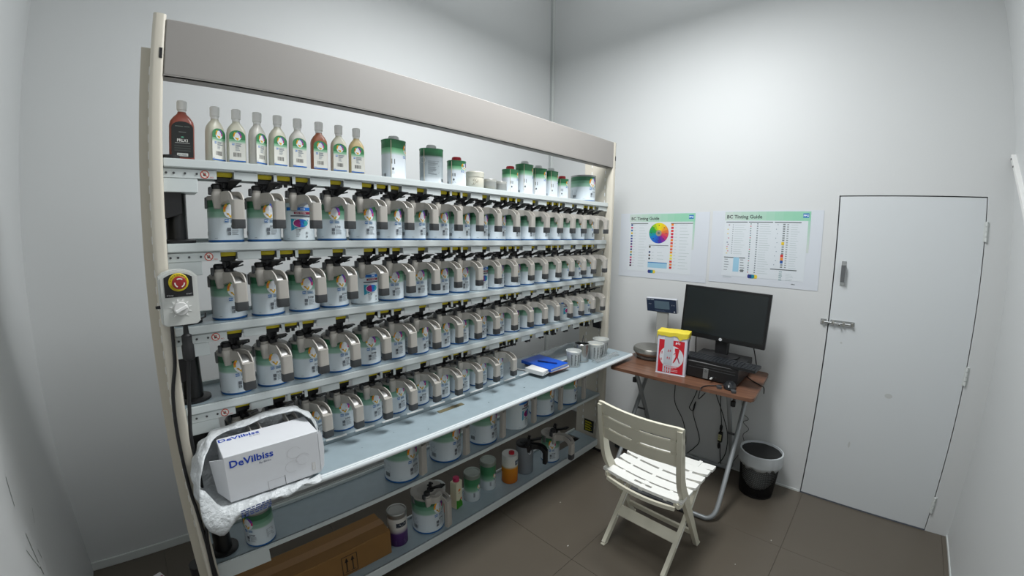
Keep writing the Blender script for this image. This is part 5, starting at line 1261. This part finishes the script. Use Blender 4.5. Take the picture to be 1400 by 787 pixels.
# ---- folding chair (local +x is forward)
CH = mat('cream_resin', (222, 218, 200), 0.42, noise=(9, 0.03)); CH2 = mat('white_resin', (242, 242, 237), 0.42, noise=(9, 0.02))
t = thing('folding_chair', 'cream plastic slatted folding chair facing the desk', 'chair', (-1.015, -1.595, 0), math.radians(-1))
def flat_bar(path, wid, thick, m, b):
    """bar in the xz plane: width along the in-plane normal, thickness along y"""
    P3 = [Vector(p) for p in path]; rows = []
    for i, p in enumerate(P3):
        tt = (P3[min(i + 1, len(P3) - 1)] - P3[max(i - 1, 0)]).normalized()
        n = Vector((-tt.z, 0, tt.x)); w = wid[i] if isinstance(wid, (list, tuple)) else wid
        rows.append([p + n * w / 2 + Vector((0, thick / 2, 0)), p - n * w / 2 + Vector((0, thick / 2, 0)), p - n * w / 2 - Vector((0, thick / 2, 0)), p + n * w / 2 - Vector((0, thick / 2, 0))])
    b.loft(rows, m)
for s in (-1, 1):
    y = s * 0.193
    path = catmull([(-0.262, y, 0.80), (-0.238, y, 0.68), (-0.195, y, 0.52), (-0.11, y, 0.385), (0.0, y, 0.215), (0.135, y, 0.0)], 5)
    n = len(path); wid = [0.030 + 0.014 * math.sin(PI * min(1, i / (n - 1) * 1.15)) for i in range(n)]
    path[-1].z = 0.008
    b = MB(); flat_bar(path, wid, 0.022, CH, b); b.box((0.118, y - 0.012, 0.0), (0.158, y + 0.012, 0.012), CH, bevel=0.003); bld('back_post', b, t)
    y2 = s * 0.166
    path = [Vector((0.135, y2, 0.405)), Vector((0.0, y2, 0.235)), Vector((-0.10, y2, 0.115)), Vector((-0.192, y2, 0.006))]
    b = MB(); flat_bar(path, 0.032, 0.020, CH, b); b.box((-0.212, y2 - 0.011, 0.0), (-0.172, y2 + 0.011, 0.010), CH, bevel=0.003); lg = bld('rear_leg', b, t)
    b = MB(); flat_bar([p + Vector((0, -s * 0.0, 0)) for p in path[:-1]], 0.008, 0.024, CH2, b); bld('leg_rib', b, lg)
    b = MB(); b.lathe([(0.009, -0.006), (0.009, 0.006)], CH, 12, M=Matrix.Translation((0.012, s * 0.180, 0.235)) @ Matrix.Rotation(PI / 2, 4, 'X')); bld('pivot', b, t)
    # seat side rail and its bracket at the back post
    b = MB(); b.box((-0.185, s * 0.172 - 0.008, 0.388), (0.215, s * 0.172 + 0.008, 0.414), CH, bevel=0.003); bld('seat_rail', b, t)
    b = MB(); b.box((-0.200, s * 0.186 - 0.016, 0.392), (-0.150, s * 0.186 + 0.006, 0.424), CH, bevel=0.006, seg=2); bld('seat_bracket', b, t)
# cross pieces
b = MB(); M2 = Matrix.Translation((-0.078, 0, 0.150)) @ Matrix.Rotation(math.radians(40), 4, 'Y'); b.box((-0.006, -0.158, -0.028), (0.006, 0.158, 0.028), CH, M2, bevel=0.003); bld('rear_crossbar', b, t)
b = MB(); b.sweep([(0.075 + 0.012 * math.cos(k / 8 * PI - PI / 2), -0.185 + 0.37 * k / 8, 0.105 - 0.012 * math.sin(PI * k / 8)) for k in range(9)], [(-0.008, -0.011), (0.008, -0.011), (0.008, 0.011), (-0.008, 0.011)], CH); bld('front_crossbar', b, t)
def bowed_slat(b, x0, x1, z, dip, hw, th, m, slot=None, ny=12, xo=None):
    rows = []
    for k in range(ny + 1):
        v = -1 + 2 * k / ny; y = hw * v; dz = -dip * (1 - v * v)
        xa, xb = x0, x1
        if k in (0, ny): xa += 0.006; xb -= 0.006
        rows.append([(xa, y, z + dz), (xb, y, z + dz), (xb, y, z + dz - th), (xa, y, z + dz - th)])
    b.loft(rows, m)
W0 = 0.0585; gap = 0.0155; xs0 = -0.192
for i in range(6):
    x0 = xs0 + i * (W0 + gap); b = MB(); zz = 0.434 - 0.006 * math.sin(PI * i / 5) - (0.012 if i == 5 else 0)
    if i == 0:
        # rear slat with a hand slot
        hw = 0.205
        for (xa, xb, ya, yb) in ((x0, x0 + 0.022, -hw, hw), (x0 + 0.036, x0 + W0, -hw, hw), (x0 + 0.022, x0 + 0.036, -hw, -0.045), (x0 + 0.022, x0 + 0.036, 0.045, hw)):
            rows = []
            for k in range(11):
                y = ya + (yb - ya) * k / 10; v = y / hw; dz = -0.014 * (1 - v * v); rows.append([(xa, y, zz + dz), (xb, y, zz + dz), (xb, y, zz + dz - 0.014), (xa, y, zz + dz - 0.014)])
            b.loft(rows, CH2)
    else:
        bowed_slat(b, x0, x0 + W0, zz, 0.014, 0.205, 0.014, CH2)
    bld('seat_slat', b, t)
for yy, w in ((0.0, 0.020), (-0.125, 0.016), (0.125, 0.016)):
    b = MB(); v = yy / 0.205; dz = -0.014 * (1 - v * v)
    b.box((xs0 + 0.005, yy - w / 2, 0.412 + dz), (xs0 + 0.43, yy + w / 2, 0.4275 + dz), CH2); bld('slat_link', b, t)
b = MB()
rows = []
for k in range(13):
    v = -1 + k / 6; rows.append([(-0.200 - 0.012 * (1 - v * v), 0.178 * v, 0.398 - 0.012 * (1 - v * v)), (-0.186 - 0.012 * (1 - v * v), 0.178 * v, 0.398 - 0.012 * (1 - v * v)), (-0.186 - 0.012 * (1 - v * v), 0.178 * v, 0.380 - 0.012 * (1 - v * v)), (-0.200 - 0.012 * (1 - v * v), 0.178 * v, 0.380 - 0.012 * (1 - v * v))])
b.loft(rows, CH); bld('rear_seat_bar', b, t)
# backrest: three bowed slats and links
def back_slat(z0, z1, b, m):
    rows = []
    def xb(z): return -0.262 + (0.80 - z) * 0.20
    for k in range(17):
        v = -1 + k / 8; bow = 0.034 * (1 - v * v); y = 0.204 * v; e = 0.004 if k in (0, 16) else 0
        f, bk = 0.011, 0.011
        rows.append([(xb(z1) - bow + f, y, z1 - e), (xb(z0) - bow + f, y, z0 + e), (xb(z0) - bow - bk + 0.006, y, z0 + e), (xb(z1) - bow - bk + 0.006, y, z1 - e)])
    b.loft(rows, m)
for z0, z1 in ((0.756, 0.812), (0.692, 0.742), (0.622, 0.678)):
    b = MB(); back_slat(z0, z1, b, CH); bld('back_slat', b, t)
for yy in (0.0, -0.165, 0.165):
    b = MB(); v = yy / 0.204; bow = 0.034 * (1 - v * v); rows = []
    for z in (0.63, 0.805):
        x = -0.262 + (0.80 - z) * 0.20 - bow; w = 0.018 if yy == 0 else 0.012
        rows.append([(x + 0.008, yy - w, z), (x + 0.008, yy + w, z), (x - 0.002, yy + w, z), (x - 0.002, yy - w, z)])
    b.loft(rows, CH); bld('back_link', b, t)

# ---- specks on the floor and a scrap of paper behind the rack
t = thing('paper_scrap', 'small white and red printed scrap on the floor behind the rack', 'paper', (-3.045, -0.235, 0.0), 0.4)
b = MB(); b.box((-0.05, -0.04, 0), (0.05, 0.04, 0.001), WHITE); bo = bld('sheet', b, t)
P = Print(); P.rect(-0.045, -0.035, 0.045, 0.01, (170, 40, 70)); P.ellipse(0.0, 0.012, 0.02, 0.016, (226, 222, 222), L1); obj('scrap_print', P.mesh('p', on_plane((0, 0, 0.0012), (1, 0, 0), (0, 1, 0))), bo)

# specks on the bench, the desk and the floor
P = Print(); rnd = random.Random(21)
for x, y, r in ((-1.62, -0.99, 0.004), (-1.36, -0.98, 0.005), (-1.30, -0.93, 0.003), (-1.98, -1.02, 0.003), (-2.1, -0.95, 0.0025), (-1.75, -1.0, 0.002), (-1.55, -0.94, 0.002), (-2.25, -0.98, 0.002)): P.ellipse(x, y, r, r * 0.7, (44, 46, 48), n=7)
obj('speck_print', P.mesh('p', lambda u, v, l: (u, v, BZ + 0.0006)), rack)
P = Print()
for x, y, r, c in ((-1.35, -1.30, 0.006, 1), (-1.10, -1.05, 0.005, 1), (-1.60, -1.62, 0.006, 0), (-1.75, -1.35, 0.007, 0), (-1.62, -1.40, 0.005, 0), (-0.75, -1.25, 0.006, 1), (-0.6, -2.1, 0.005, 1), (-1.9, -1.5, 0.006, 0), (-0.9, -2.0, 0.004, 1)): P.ellipse(x, y, r, r * 0.6, (190, 188, 182) if c else (34, 32, 30), n=7)
obj('speck_print', P.mesh('p', lambda u, v, l: (u, v, 0.0008)), floor)
P = Print()
for y, z, w, h_ in ((-2.50, 0.74, 0.020, 0.014), (-2.35, 0.40, 0.006, 0.02), (-2.22, 1.00, 0.006, 0.006)): P.ellipse(y, z, w, h_, (190, 193, 192), n=12)
obj('smudge_print', P.mesh('p', lambda u, v, l: (-0.0006, u, v)), door)
